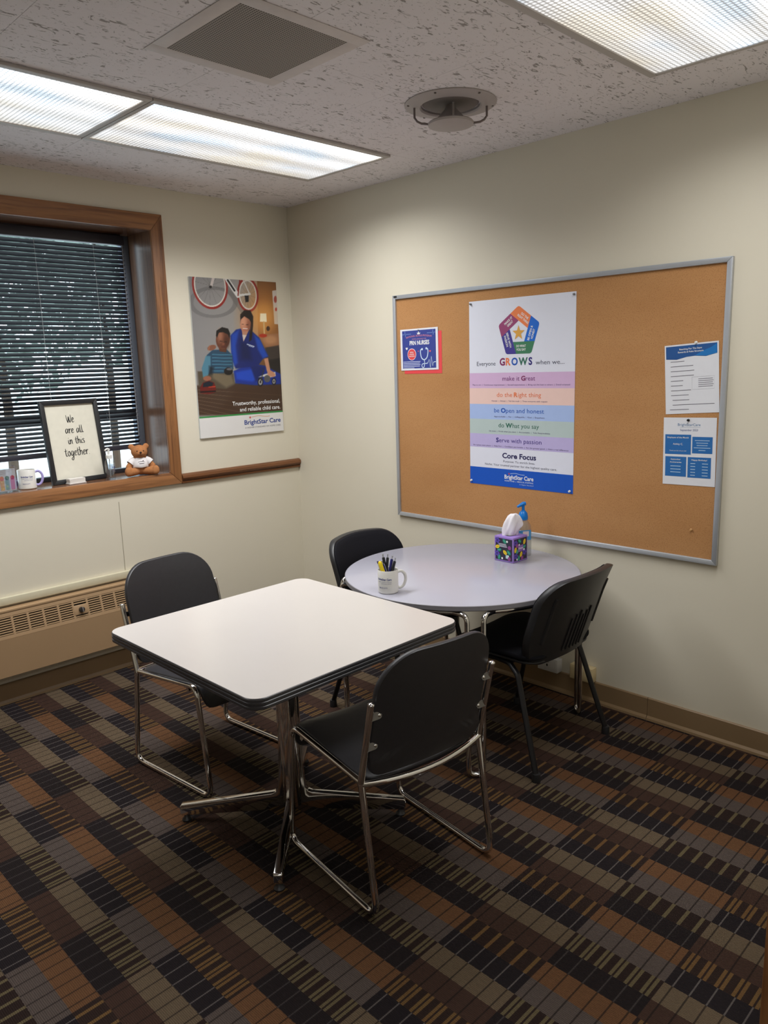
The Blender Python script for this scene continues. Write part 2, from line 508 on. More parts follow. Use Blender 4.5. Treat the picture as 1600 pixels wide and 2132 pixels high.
def text(s, x, y, z, parent, mat, size=None, width=None, align='c', bold=0.0, rot=0.0, name='lettering', wrap=None, link_=True, arc=None):
    """x,y: anchor (baseline y); size = cap height in metres; width = fitted width"""
    v, f = text_mesh(s, bold); v = v.copy()
    x0, x1 = v[:, 0].min(), v[:, 0].max(); W = x1 - x0
    cap = 0.70
    sy = (size / cap) if size else width / W
    sx = (width / W) if width else sy
    v[:, 0] = (v[:, 0] - x0) * sx; v[:, 1] *= sy
    W *= sx
    if align == 'c': v[:, 0] -= W / 2
    elif align == 'r': v[:, 0] -= W
    if arc:                                   # bend up in the middle
        v[:, 1] -= (v[:, 0] ** 2) / (2 * arc)
    c, s_ = math.cos(rot), math.sin(rot)
    px = x + v[:, 0] * c - v[:, 1] * s_; py = y + v[:, 0] * s_ + v[:, 1] * c
    if wrap:                                  # onto an upright cylinder of radius wrap, front = -Y
        a = px / wrap
        P = np.stack([(wrap + z) * np.sin(a), -(wrap + z) * np.cos(a), py], 1)
    else:
        P = np.stack([px, py, np.full(len(px), z)], 1)
    m = bpy.data.meshes.new(name); m.from_pydata(P.tolist(), [], f)
    return link(name, m, mat, parent), W

def runs(parts, x, y, z, parent, size, width, name='lettering'):
    """a line of differently coloured runs centred at x; parts = [(text, bold, mat, space_after)]"""
    ws = []; sy = size / 0.70
    for s, b, m_, sp in parts:
        v, f = text_mesh(s, b); ws.append((v[:, 0].max() - v[:, 0].min()) * sy)
    tot = sum(ws) + sum(p_[3] for p_ in parts[:-1]) * sy
    k = width / tot; cx = x - width / 2
    for (s, b, m_, sp), w0 in zip(parts, ws):
        text(s, cx, y, z, parent, m_, size=size, width=w0 * k, align='l', bold=b, name=name)
        cx += (w0 + sp * sy) * k

WALL_R = Matrix(((0, 0, -1), (-1, 0, 0), (0, 1, 0)))      # local x -> -y, y -> z, z -> -x  (right wall)
WALL_B = Matrix(((1, 0, 0), (0, 0, -1), (0, 1, 0)))       # local x -> +x, y -> z, z -> -y  (window wall)

# ================================================================== STRUCTURE
H = 2.587
XL, YF = -4.6, -5.6
def struct(o): o['kind'] = 'structure'; return o
struct(B('floor', (XL, YF, -0.06), (0.0, 0.0, 0.0), MCARP))
# window wall with its opening
OX0, OX1, OZ0, OZ1 = -2.96, -0.93, 1.04, 2.375
wb = MB()
wb.box((XL, 0, 0), (0.3, 0.3, OZ0)); wb.box((XL, 0, OZ1), (0.3, 0.3, H + 0.1)); wb.box((OX1, 0, OZ0), (0.3, 0.3, OZ1)); wb.box((XL, 0, OZ0), (OX0, 0.3, OZ1))
WB = struct(wb.build('wall_back', MW))
struct(B('wall_right', (0.0, YF, 0.0), (0.15, 0.0, H + 0.1), MW))
struct(B('wall_left', (XL - 0.15, YF, 0.0), (XL, 0.3, H + 0.1), MW))
struct(B('wall_front', (XL - 0.15, YF - 0.15, 0.0), (0.15, YF, H + 0.1), MW))
struct(B('wall_partition', (-1.60, -3.62, 0.0), (0.0, -3.505, H), MW))
struct(B('trim_1', (-1.645, -3.63, 0.0), (-1.60, -3.495, 2.15), WOODZ, None, 0.003))
# ceiling slab and its tiles
ceil = struct(B('ceiling', (XL, YF, H + 0.004), (0.0, 0.0, H + 0.1), M('ceiling_deck', (90, 86, 82), 0.9)))
tile_me = {}
xs = [0.0, -0.335]; 
while xs[-1] > XL + 0.01: xs.append(max(XL, xs[-1] - 0.61))
ys = [0.0, -0.045]
while ys[-1] > YF + 0.01: ys.append(max(YF, ys[-1] - 0.61))
for i in range(len(xs) - 1):
    for j in range(len(ys) - 1):
        x1, x0, y1, y0 = xs[i], xs[i + 1], ys[j], ys[j + 1]
        key = (round(x1 - x0, 3), round(y1 - y0, 3))
        if key not in tile_me:
            g = 0.0006
            o = MB().box((g, g, 0), (key[0] - g, key[1] - g, 0.012)).build('ceiling_tile', MCEIL, ceil)
            tile_me[key] = o.data
        else:
            o = bpy.data.objects.new('ceiling_tile', tile_me[key]); COL.objects.link(o); o.parent = ceil
        o.location = (x0, y0, H)
# baseboards
def baseboard(name, axis, a, b, mat):
    prof = [(0, 0), (0.020, 0), (0.018, 0.010), (0.010, 0.020), (0.009, 0.100), (0.005, 0.104), (0, 0.104)]
    mb = MB()
    if axis == 'x': mb.prism([(-p_[0], p_[1]) for p_ in prof], a, b, 'x')
    else: mb.prism([(-p_[0], p_[1]) for p_ in prof], a, b, 'y')
    return struct(mb.build(name, mat))
MBASE = M('brown_vinyl_base', (138, 114, 84), 0.4, var=0.05, scale=8)
baseboard('baseboard_right', 'y', -2.452, -0.021, MBASE)
baseboard('baseboard_front', 'y', -3.505, -2.454, MBASE)
baseboard('baseboard_back', 'x', XL, -0.0, MBASE)
# chair rail between window casing and corner
rp = [(0, .982), (-.016, .982), (-.018, .990), (-.010, .994), (-.010, .999), (-.022, 1.003), (-.027, 1.014), (-.024, 1.028), (-.012, 1.036), (0, 1.038)]
struct(MB().prism(rp, -0.869, -0.003, 'x').build('trim_2', WOODR))
# panel seam and the strip above the heater
struct(B('trim_3', (-1.258, -0.0012, 0.548), (-1.2555, 0.0, 0.93), M('seam_shadow_line', (150, 142, 120), 0.7)))
struct(B('trim_4', (XL, -0.022, 0.505), (-1.13, 0.0, 0.545), M('cream_ledge_paint', (205, 198, 172), 0.5), None, 0.004))

# window
win = struct(empty('window_1', (-1.945, 0.14, OZ0)))
win_inv = Matrix.Translation((1.945, -0.14, -OZ0))
def wpart(mb, name, mat, bev=0.0):
    o = mb.build(name, mat, win); o.data.transform(win_inv)
    if bev: bevel(o, bev)
    return o
CX0, CX1, CZ0, CZ1, iX0, iX1, iZ0, iZ1 = -3.03, -0.870, 0.985, 2.450, -2.95, -0.940, 1.052, 2.365
wpart(MB().prism([(iX1, iZ0), (CX1, CZ0), (CX1, CZ1), (iX1, iZ1)], -0.018, 0.0, 'y'), 'casing_board', WOODZ, 0.003)
wpart(MB().prism([(iX0, iZ0), (CX0, CZ0), (CX0, CZ1), (iX0, iZ1)], -0.018, 0.0, 'y'), 'casing_board', WOODZ, 0.003)
wpart(MB().prism([(iX0, iZ1), (iX1, iZ1), (CX1, CZ1), (CX0, CZ1)], -0.018, 0.0, 'y'), 'casing_board', WOODX, 0.003)
wpart(MB().prism([(iX0, iZ0), (iX1, iZ0), (CX1, CZ0), (CX0, CZ0)], -0.018, 0.0, 'y'), 'casing_board', WOODX, 0.003)
wpart(MB().box((iX1, 0.0, iZ0), (OX1, 0.26, iZ1)), 'jamb_board', WOODJ)
wpart(MB().box((OX0, 0.0, iZ0), (iX0, 0.26, iZ1)), 'jamb_board', WOODJ)
wpart(MB().box((OX0, 0.0, iZ1), (OX1, 0.26, OZ1)), 'head_board', WOODS)
wpart(MB().box((OX0, 0.0, OZ0), (OX1, 0.26, iZ0)), 'sill_board', WOODS)
MWF = M('window_frame_metal', (120, 130, 145), 0.4, 0.5)
MWD = M('dark_window_rail', (40, 40, 46), 0.4)
for a, b in (((-0.985, 1.052), (-0.940, 2.365)), ((-2.95, 1.052), (-2.905, 2.365)), ((-1.97, 1.052), (-1.925, 2.365))):
    wpart(MB().box((a[0], 0.245, a[1]), (b[0], 0.29, b[1])), 'frame_stile', MWF, 0.003)
for z0, z1, mm in ((1.052, 1.078, MWD), (1.365, 1.412, MWD), (2.33, 2.365, MWF)):
    for xa, xb in ((-2.905, -1.97), (-1.925, -0.985)):
        wpart(MB().box((xa, 0.245, z0), (xb, 0.285, z1)), 'frame_rail', mm, 0.002)
PANE = glass_material('window_glass', (0.93, 0.97, 0.97, 1), 0.06)
for z0, z1 in ((1.078, 1.365), (1.412, 2.33)):
    for xa, xb in ((-2.905, -1.97), (-1.925, -0.985)):
        wpart(MB().box((xa, 0.264, z0), (xb, 0.268, z1)), 'pane', PANE)

# ================================================================== OUTSIDE
struct(B('ground', (-14, 0.6, -1.2), (10, 30, -0.9), M('pale_concrete', (222, 222, 220), 0.9, var=0.05, scale=3)))
def tree(x, y, h, seed, label):
    rnd = random.Random(seed); t_ = empty('tree', (x, y, -0.9))
    MB().tube([(0, 0, 0), (0.05, 0, h * 0.4), (0.0, 0.05, h * 0.75)], [0.07, 0.055, 0.03], 8).build('trunk', M('bark', (70, 56, 44), 0.9, var=0.3), t_)
    mb = MB()
    for k in range(2600):                                 # single leaves, turned every way
        a = rnd.uniform(0, 2 * PI); u = rnd.uniform(-1, 1); q_ = rnd.random() ** 0.4
        c = Vector((1.5 * q_ * math.sqrt(1 - u * u) * math.cos(a), 1.5 * q_ * math.sqrt(1 - u * u) * math.sin(a), h * 0.78 + 0.37 * h * q_ * u))
        d1 = Vector((rnd.gauss(0, 1), rnd.gauss(0, 1), rnd.gauss(0, 1))).normalized(); d2 = d1.orthogonal().normalized(); s_ = rnd.uniform(0.07, 0.15)
        mb.v += [tuple(c - d1 * s_), tuple(c + d2 * s_ * 0.5), tuple(c + d1 * s_), tuple(c - d2 * s_ * 0.5)]; n4 = len(mb.v); mb.f.append((n4 - 4, n4 - 3, n4 - 2, n4 - 1)); mb.mi.append(0)
    mb.build('foliage', M('tree_leaves', (132, 148, 140), 0.8, var=0.5, scale=4), t_)['kind'] = 'stuff'
    tag(t_, label, 'tree', 'trees outside the window')
tree(0.1, 5.6, 5.4, 3, 'leafy tree outside, seen through the left half of the blind')
tree(2.4, 7.7, 6.2, 9, 'leafy tree outside, seen through the right end of the blind')

# ================================================================== CEILING THINGS
LENS = lens_material()
MHOUS = M('fixture_enamel', (190, 184, 180), 0.45, var=0.03)
def fixture(xc, yc, label, watts=LAMP_W):
    t_ = empty('ceiling_light', (xc, yc, H))
    L2, W2 = 0.609, 0.305
    for a, b in (((-L2, -W2), (L2, -W2 + 0.030)), ((-L2, W2 - 0.030), (L2, W2)), ((-L2, -W2 + 0.030), (-L2 + 0.022, W2 - 0.030)), ((L2 - 0.022, -W2 + 0.030), (L2, W2 - 0.030))):
        B('frame_bar', (a[0] + 0.0008, a[1] + 0.0008, -0.012), (b[0] - 0.0008, b[1] - 0.0008, -0.0005), MHOUS, t_, 0.002)
    B('lens', (-L2 + 0.022, -W2 + 0.030, -0.0075), (L2 - 0.022, W2 - 0.030, -0.001), LENS, t_)
    ld = bpy.data.lights.new('lamp', 'AREA'); ld.shape = 'RECTANGLE'; ld.size = 1.16; ld.size_y = 0.54
    ld.energy = watts; ld.spread = math.radians(LAMP_SPREAD); ld.color = (0.995, 1.0, 1.0)
    lo = bpy.data.objects.new('lamp', ld); COL.objects.link(lo); lo.parent = t_; lo.location = (0, 0, -0.013)
    tag(t_, label, 'ceiling light', 'recessed fluorescent ceiling lights')
fixture(-0.969, -0.955, 'recessed fluorescent light whose whole lens shows, near the back corner')
fixture(-2.189, -0.955, 'recessed fluorescent light cut by the left picture edge, above the window')
fixture(-0.989, -2.855, 'large bright fluorescent light at the top right of the picture', 10.5)
fixture(-3.60, -4.40, 'added fill light, unseen behind the viewer, built as a ceiling fixture', 15.0)  # fill lamp added out of view to lift the lower wall and ceiling

v_ = empty('ceiling_vent', (-1.565, -1.872, H))
PERF = perforated_material()
q = 0.195
for a, b in (((-q - .05, -q - .05), (q + .05, -q)), ((-q - .05, q), (q + .05, q + .05)), ((-q - .05, -q), (-q, q)), ((q, -q), (q + .05, q))):
    B('frame_bar', (a[0], a[1], -0.0025), (b[0], b[1], -0.0005), M('vent_enamel', (216, 208, 206), 0.55), v_, 0.0008)
B('perforated_plate', (-q, -q, -0.002), (q, q, -0.0005), PERF, v_)
tag(v_, 'square perforated ceiling vent between the ceiling lights', 'vent')

d_ = empty('air_diffuser', (-0.693, -1.905, H))
MDIF = M('diffuser_enamel', (176, 168, 166), 0.5, var=0.04)
MB().lathe([(0.175, -0.0005), (0.175, -0.004), (0.150, -0.012), (0.118, -0.013), (0.112, -0.008), (0.112, -0.0005)], 40, capb=False, capt=False).build('mounting_ring', MDIF, d_, True)
MB().lathe([(0.108, -0.0006), (0.10, -0.006), (0.0, -0.006)], 32, capb=False, capt=False).build('duct_opening', M('duct_dark', (120, 112, 110), 0.7), d_, True)
MB().lathe([(0.018, -0.006), (0.022, -0.02), (0.062, -0.062), (0.066, -0.068)], 32, capb=True, capt=False).build('cone', M('cone_enamel', (150, 143, 142), 0.5), d_, True)
MB().lathe([(0.0, -0.068), (0.084, -0.066), (0.088, -0.070), (0.086, -0.077), (0.060, -0.083), (0.0, -0.085)], 36, capb=False, capt=False).build('deflector_disc', MDIF, d_, True)
MB().tube([(-0.02, -0.03, -0.006), (-0.045, -0.05, -0.064)], 0.004, 8).build('adjusting_rod', MDIF, d_, True)
for k in range(3):
    a = math.radians(-45 + 180 * k if k < 2 else 45)
    c, s = math.cos(a), math.sin(a)
    MB().tube([Vector((r_ * c, r_ * s, z_)) for r_, z_ in ((0.138, -0.012), (0.138, -0.047), (0.128, -0.060), (0.112, -0.068), (0.075, -0.072))], 0.0042, 8).build('bracket', M('bracket_steel', (128, 118, 118), 0.4, 0.4), d_, True)
for k in range(6):
    a = math.radians(20 + 60 * k)
    MB().ball((0.162 * math.cos(a), 0.162 * math.sin(a), -0.0085), (0.005, 0.005, 0.003), 8, 5).build('screw', M('screw_head', (110, 104, 100), 0.4, 0.5), d_)
tag(d_, 'round white metal air diffuser hanging below the ceiling', 'air diffuser')

# ================================================================== HEATER
h_ = empty('baseboard_heater', (-2.6, 0.0, 0.165))
def hp(mb, name, mat, par=None, bev=0.0):
    o = mb.build(name, mat, par or h_)
    if par is None: o.data.transform(Matrix.Translation((2.6, 0, -0.165)))
    if bev: bevel(o, bev)
    return o
MH = M('tan_heater_enamel', (168, 138, 104), 0.42, var=0.03, scale=6)
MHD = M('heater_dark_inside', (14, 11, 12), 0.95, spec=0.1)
HX0, HX1 = -4.3, -1.16
ZT, ZB = 0.478, 0.358       # grille band
def gy(z): return -0.060 - (ZT - z) / (ZT - ZB) * 0.028     # sloping face
hp(MB().box((HX0, -0.062, 0.480), (HX1, 0.0, 0.494)), 'top_cover', MH, None, 0.004)
hp(MB().prism([(-0.088, 0.356), (-0.084, 0.356), (-0.084, 0.170), (-0.070, 0.165), (-0.088, 0.165)], HX0, HX1, 'x'), 'front_panel', MH)
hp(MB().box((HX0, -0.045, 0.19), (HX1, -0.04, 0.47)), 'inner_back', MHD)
hp(MB().prism([(0, 0.165), (-0.088, 0.165), (-0.088, 0.357), (-0.062, 0.494), (0, 0.494)], HX1, HX1 + 0.05, 'x'), 'end_cap', MH, None, 0.003)
# grille: top and bottom bands, uprights and bars
def band(z0, z1, x0, x1): 
    return [(x0, gy(z0) , z0), (x1, gy(z0), z0), (x1, gy(z1), z1), (x0, gy(z1), z1), (x0, gy(z0) + .004, z0), (x1, gy(z0) + .004, z0), (x1, gy(z1) + .004, z1), (x0, gy(z1) + .004, z1)]
BF = [(0,3,2,1),(4,5,6,7),(0,1,5,4),(1,2,6,5),(2,3,7,6),(3,0,4,7)]
hp(MB().add(band(0.462, 0.481, HX0, HX1), BF), 'grille_band', MH)
hp(MB().add(band(0.356, 0.372, HX0, HX1), BF), 'grille_band', MH)
cols = []
xc = -1.5535 + 0.0755 * 0.5 + 0.0755 * 4
while xc > -2.75:
    cols.append(xc); xc -= 0.0755
first_up = None; bar_me = None
o_in = Matrix.Translation((2.6, 0, -0.165))
for x in cols:
    if first_up is None:
        first_up = hp(MB().add(band(0.371, 0.463, -0.0050, 0.0050), BF), 'grille_upright', MH)
        first_up.data.transform(o_in.inverted()); o = first_up
    else:
        o = bpy.data.objects.new('grille_upright', first_up.data); COL.objects.link(o); o.parent = h_
    o.location = (x + 2.6, 0, -0.165)
bars = {}
for ci in range(len(cols) - 1):
    xa = cols[ci + 1] + 0.005
    for k in range(8):
        zc = 0.3775 + k * 0.0114
        if ci == 4 and 2 <= k <= 5: continue
        if k not in bars:
            o = MB().add(band(zc - 0.0026, zc + 0.0026, 0, 0.0655), BF).build('grille_bar', MH, h_); bars[k] = o.data
        else:
            o = bpy.data.objects.new('grille_bar', bars[k]); COL.objects.link(o); o.parent = h_
        o.location = (xa + 2.6, 0, -0.165)
hp(MB().add(band(0.372, 0.462, -4.3, cols[-1]), BF), 'side_plate', MH)
kp = hp(MB().add([(p_[0], p_[1] - 0.002, p_[2]) for p_ in band(0.386, 0.436, -1.592, -1.515)], BF), 'knob_plate', MH, None, 0.002)
kn = MB().lathe([(0.0, 0.0), (0.014, 0.0), (0.013, 0.016), (0.0, 0.018)], 16, capb=False, capt=False)
ko = kn.build('knob', M('dark_knob', (40, 36, 36), 0.4), kp, True); ko.location = (-1.553 + 2.6, gy(0.411) - 0.003, 0.411 - 0.165); ko.rotation_euler = (math.radians(78), 0, 0)
kk = B('knob_grip', (-0.003, -0.013, 0.016), (0.003, 0.013, 0.024), M('grey_knob_grip', (110, 106, 104), 0.4), ko, 0.001)
hp(MB().ball((-1.955, -0.05, 0.158), (0.008, 0.008, 0.010), 10, 6), 'bracket_nut', ALU)
for xb in (-1.955, -3.2): hp(MB().box((xb - 0.01, -0.05, 0.150), (xb + 0.01, 0.0, 0.200)), 'wall_bracket', MHD)
tag(h_, 'tan metal baseboard heater with slotted grille under the window', 'heater')

# ================================================================== BLIND
b_ = empty('venetian_blind', (-1.945, 0.214, 2.36))
MSL = M('charcoal_slat', (54, 53, 62), 0.45, 0.1, var=0.04)
bx0, bx1 = -2.90 + 1.945, -0.992 + 1.945
B('head_rail', (bx0, -0.022, -0.052), (bx1, 0.022, -0.002), MSL, b_, 0.003)
pitch = 0.0226; sw = 0.0285; tilt = math.radians(-36)
sm = MB(); n_s = 5
vs = []; 
for i in range(n_s):
    a = (i / (n_s - 1) - 0.5)
    yy = a * sw; zz = 0.0022 * (1 - 4 * a * a)
    y2 = yy * math.cos(tilt) - zz * math.sin(tilt); z2 = yy * math.sin(tilt) + zz * math.cos(tilt)
    vs += [(bx0, y2, z2), (bx1, y2, z2), (bx0, y2, z2 - 0.0006), (bx1, y2, z2 - 0.0006)]
fs = []
for i in range(n_s - 1):
    a = 4 * i; fs += [(a, a + 1, a + 5, a + 4), (a + 2, a + 6, a + 7, a + 3)]
fs += [(0, 2, 3, 1), (4 * n_s - 4, 4 * n_s - 3, 4 * n_s - 1, 4 * n_s - 2)]
sm.add(vs, fs)
slat_me = sm.me('slat'); slat_me.materials.append(MSL)
zs = -0.070
while zs > -1.135:
    o = bpy.data.objects.new('slat', slat_me); COL.objects.link(o); o.parent = b_; o.location = (0, 0, zs); zs -= pitch
B('bottom_rail', (bx0, -0.013, -1.172), (bx1, 0.013, -1.146), MSL, b_, 0.003)
MCORD = M('grey_cord', (170, 170, 172), 0.6)
for xc in (-1.168, -1.48, -2.1, -2.7):
    for yy in (-0.0145, 0.0145):
        MB().tube([(xc + 1.945, yy, -0.05), (xc + 1.945, yy, -1.147)], 0.0010, 5).build('ladder_cord', MCORD, b_)
MB().tube([(bx1 - 0.012, -0.017, -0.05), (bx1 - 0.012, -0.017, -1.10)], 0.0014, 6).build('lift_cord', MCORD, b_)
tag(b_, 'dark venetian blind lowered almost to the window sill', 'blind')

# ================================================================== SILL THINGS
SZ = 1.0525
# framed handwritten sign
p0 = Vector((-1.567, 0.080, SZ)); p1 = Vector((-1.243, 0.118, SZ))
ux = (p1 - p0).normalized(); uw = (p1 - p0).length; lean = math.radians(7.5)
back = Vector((-ux.y, ux.x, 0)); uy = (Vector((0, 0, 1)) * math.cos(lean) + back * math.sin(lean)).normalized(); uz = ux.cross(uy)
sg = empty('framed_sign', p0 + ux * uw / 2, mat3=Matrix((ux, uy, uz)).transposed())
SH = 0.438; FB = 0.024
MFB = M('black_frame_wood', (34, 35, 38), 0.4)
hw = uw / 2
for pts in ([(-hw, 0), (hw, 0), (hw - FB, FB), (-hw + FB, FB)], [(-hw, SH), (hw, SH), (hw - FB, SH - FB), (-hw + FB, SH - FB)],
            [(-hw, 0), (-hw, SH), (-hw + FB, SH - FB), (-hw + FB, FB)], [(hw, 0), (hw, SH), (hw - FB, SH - FB), (hw - FB, FB)]):
    bevel(MB().prism(pts, -0.012, 0.010, 'z').build('frame_bar', MFB, sg), 0.0015)
B('print', (-hw + FB, FB, -0.010), (hw - FB, SH - FB, -0.002), M('ivory_print', (226, 222, 206), 0.25), sg)
INKB = ink((22, 22, 24))
LET = {   # brush strokes, x-height 1
 'W': ([[(0, 1.55), (.10, .7), (.22, .05), (.34, .55), (.45, 1.2), (.50, .5), (.62, .05), (.80, .8), (.86, 1.6)]], .95),
 'e': ([[(.05, .45), (.32, .62), (.30, .95), (.14, .9), (.04, .45), (.16, .03), (.45, .25)]], .48),
 'a': ([[(.42, .9), (.20, .98), (.03, .5), (.14, .02), (.36, .4), (.43, .95), (.42, .3), (.55, .05)]], .60),
 'r': ([[(.04, 1.0), (.08, .0)], [(.08, .45), (.22, .95), (.38, .85)]], .42),
 'l': ([[(.05, 1.7), (.04, .7), (.10, .05), (.30, .15)]], .32),
 'i': ([[(.08, .95), (.05, .3), (.14, .02), (.28, .2)], [(.10, 1.35), (.13, 1.42)]], .30),
 'n': ([[(.04, 1.0), (.06, .0)], [(.06, .4), (.22, .95), (.36, .8), (.36, .2), (.48, .03)]], .54),
 't': ([[(.16, 1.55), (.12, .5), (.20, .02), (.36, .15)], [(-.08, 1.02), (.42, 1.10)]], .42),
 'h': ([[(.06, 1.75), (.05, .8), (.05, 0)], [(.05, .45), (.22, .95), (.36, .75), (.36, .15), (.48, .03)]], .54),
 's': ([[(.36, .85), (.20, 1.0), (.06, .78), (.28, .45), (.26, .05), (.02, .08)]], .44),
 'o': ([[(.22, .98), (.04, .6), (.14, .03), (.36, .2), (.38, .7), (.22, .98), (.40, .92)]], .50),
 'g': ([[(.40, .9), (.18, .98), (.04, .5), (.16, .05), (.36, .4), (.40, .95), (.38, -.3), (.22, -.85), (.04, -.6), (.30, -.15), (.50, .1)]], .56),
 '.': ([[(.05, .03), (.11, .06)]], .2), ' ': ([], .42)}
def hand(word, xc, yb, xh, wid, par):
    tot = sum(LET[c][1] for c in word); k = wid / tot; x = xc - wid / 2
    mb = MB()
    for c in word:
        for st in LET[c][0]:
            pts = [Vector((x + p_[0] * k, yb + p_[1] * xh, 0)) for p_ in st]
            sp = spline([tuple(p_) for p_ in pts], 7) if len(pts) > 2 else pts
            ws = []
            for i in range(len(sp)):
                d = (sp[min(i + 1, len(sp) - 1)] - sp[max(i - 1, 0)])
                down = abs(d.y) / (d.length + 1e-9)
                ws.append(0.0022 + 0.0024 * down * min(1, 4 * min(i + 1, len(sp) - i) / len(sp)))
            ribbon_geo(sp, ws, 0.0, mb)
        x += LET[c][1] * k
    o = mb.build('lettering', INKB, par); o.location = (0, 0, -0.0014); return o
for word, xc_, yb_, xh_, wd_ in (('We', -0.004, 0.318, 0.026, 0.044), ('are all', 0.010, 0.262, 0.024, 0.104), ('in this', 0.012, 0.205, 0.023, 0.096), ('together.', 0.006, 0.142, 0.026, 0.142)):
    hand(word, xc_, yb_, xh_, wd_, sg)
tag(sg, 'black framed handwritten sign leaning on the window blind', 'framed sign')

# white card stack in front of the sign
cs = empty('card_stack', (-1.455, 0.052, SZ), math.radians(6))
B('card_tray', (-0.048, -0.020, 0), (0.048, 0.024, 0.006), M('clear_tray', (205, 200, 196), 0.2), cs, 0.002)
for k in range(5): B('card', (-0.044 + 0.0008 * (k % 3), -0.016, 0.0062 + k * 0.0045), (0.044 + 0.0008 * (k % 2), 0.020, 0.0062 + k * 0.0045 + 0.0041), M('card_white', (228, 224, 218), 0.6), cs)
tag(cs, 'low white stack of cards on the sill in front of the sign', 'cards')

# sanitizer bottle on the sill
CLEARB = glass_material('clear_bottle_plastic', (0.90, 0.93, 0.95, 1), 0.16, 0.05)
GEL = glass_material('clear_gel', (0.86, 0.89, 0.92, 1), 0.10, 0.05)
sb = empty('sanitizer_bottle', (-1.263, 0.052, SZ), math.radians(20))
MB().lathe([(0.0, 0.0), (0.024, 0.0), (0.026, 0.004), (0.026, 0.085), (0.024, 0.098), (0.014, 0.110), (0.0135, 0.116)], 24, capb=False, capt=False).build('bottle', CLEARB, sb, True)
MB().lathe([(0.0, 0.003), (0.0225, 0.003), (0.0235, 0.006), (0.0235, 0.040), (0.0, 0.040)], 24, capb=False, capt=False).build('gel', GEL, sb, True)
MB().lathe([(0.0, 0.112), (0.0165, 0.112), (0.0165, 0.130), (0.013, 0.133), (0.006, 0.134), (0.006, 0.158), (0.0, 0.158)], 20, capb=False, capt=False).build('pump_collar', WHITEP, sb, True)
MB().tube(fillet([(0.006, 0, 0.160), (-0.010, 0, 0.166), (-0.026, 0, 0.158)], 0.006), [0.006, 0.006, 0.0055] + [0.0045] * 6, 8).build('pump_spout', WHITEP, sb, True)
MB().tube([(0, 0, 0.112), (0, 0, 0.012)], 0.0025, 6).build('dip_tube', WHITEP, sb)
lab = MB().lathe([(0.0263, 0.034), (0.0263, 0.080)], 24, capb=False, capt=False).build('label_film', glass_material('milky_label', (0.82, 0.84, 0.88, 1), 0.2, 0.3), sb, True)
text('PURELL', 0.006, 0.062, 0.0007, sb, ink((38, 52, 120)), width=0.032, size=0.007, bold=0.03, wrap=0.0263)
for k in range(3): 
    x_ = 0.003; mb = MB(); ribbon_geo([(x_ - 0.012, 0.052 - k * 0.005), (x_ + 0.012, 0.052 - k * 0.005)], 0.0018, 0, mb)
    mb.v = [(0.027 * math.sin(v0[0] / 0.027), -0.027 * math.cos(v0[0] / 0.027), v0[1]) for v0 in mb.v]
    mb.build('label_line', ink((120, 128, 170)), sb)
tag(sb, 'small clear sanitizer pump bottle with white pump on the window sill', 'bottle')

# teddy bear
tb = empty('teddy_bear', (-1.083, 0.058, SZ), math.radians(-18))
FUR = M('tan_plush', (176, 120, 78), 0.95, spec=0.1, var=0.18, scale=90, bump=0.5)
fm = MB()
fm.ball((0, 0.0, 0.052), (0.040, 0.034, 0.050), 18, 12)          # trunk
fm.ball((0, -0.006, 0.132), (0.045, 0.040, 0.038), 20, 14)       # head
fm.ball((0, -0.036, 0.124), (0.020, 0.016, 0.015), 14, 10)       # muzzle
for s in (-1, 1):
    fm.ball((s * 0.040, 0.004, 0.160), (0.017, 0.009, 0.017), 14, 10)
    for k in range(6):
        u = k / 5; fm.ball((s * (0.036 + 0.030 * u), -0.006 - 0.012 * u, 0.086 - 0.034 * u), 0.0165 - 0.001 * u, 12, 8)
    for k in range(6):
        u = k / 5; fm.ball((s * (0.024 + 0.046 * u), -0.012 - 0.038 * u, 0.024), 0.021 + 0.002 * u, 12, 8)
    fm.ball((s * 0.074, -0.056, 0.029), (0.020, 0.017, 0.027), 12, 10)
bear_raw = fm.build('bear_raw', FUR)
rm = bear_raw.modifiers.new('r', 'REMESH'); rm.mode = 'VOXEL'; rm.voxel_size = 0.0035
smm = bear_raw.modifiers.new('s', 'SMOOTH'); smm.iterations = 5; smm.factor = 0.5
dg = bpy.context.evaluated_depsgraph_get(); dg.update()
bme = bpy.data.meshes.new_from_object(bear_raw.evaluated_get(dg)); bpy.data.objects.remove(bear_raw)
bme.materials.clear(); link('body', bme, FUR, tb, True)
SHIRT = M('white_jersey', (226, 222, 222), 0.9, var=0.05, bump=0.15)
sm_ = MB()
prof = [(0.0455, 0.046), (0.0475, 0.049), (0.0475, 0.060), (0.045, 0.078), (0.036, 0.094), (0.026, 0.101), (0.022, 0.103)]
vs = []; n_ = 28
for r_, z_ in prof:
    for k in range(n_):
        a = 2 * PI * k / n_; vs.append((r_ * math.cos(a), r_ * 0.90 * math.sin(a), z_ + 0.0012 * math.sin(5 * a)))
sm_.add(vs, [(i * n_ + k, i * n_ + (k + 1) % n_, (i + 1) * n_ + (k + 1) % n_, (i + 1) * n_ + k) for i in range(len(prof) - 1) for k in range(n_)])
for s in (-1, 1):
    sm_.tube([(s * 0.030, -0.004, 0.090), (s * 0.044, -0.009, 0.080), (s * 0.056, -0.013, 0.068)], [0.017, 0.0205, 0.0215], 14, cap=False)
sh = sm_.build('shirt', SHIRT, tb, True)
def onshirt(u, z_): 
    rr = 0.0482 if z_ < 0.066 else 0.0482 - (z_ - 0.066) * 0.28
    return (rr * math.sin(u / rr), -rr * 0.90 * math.cos(u / rr) - 0.0004, z_)
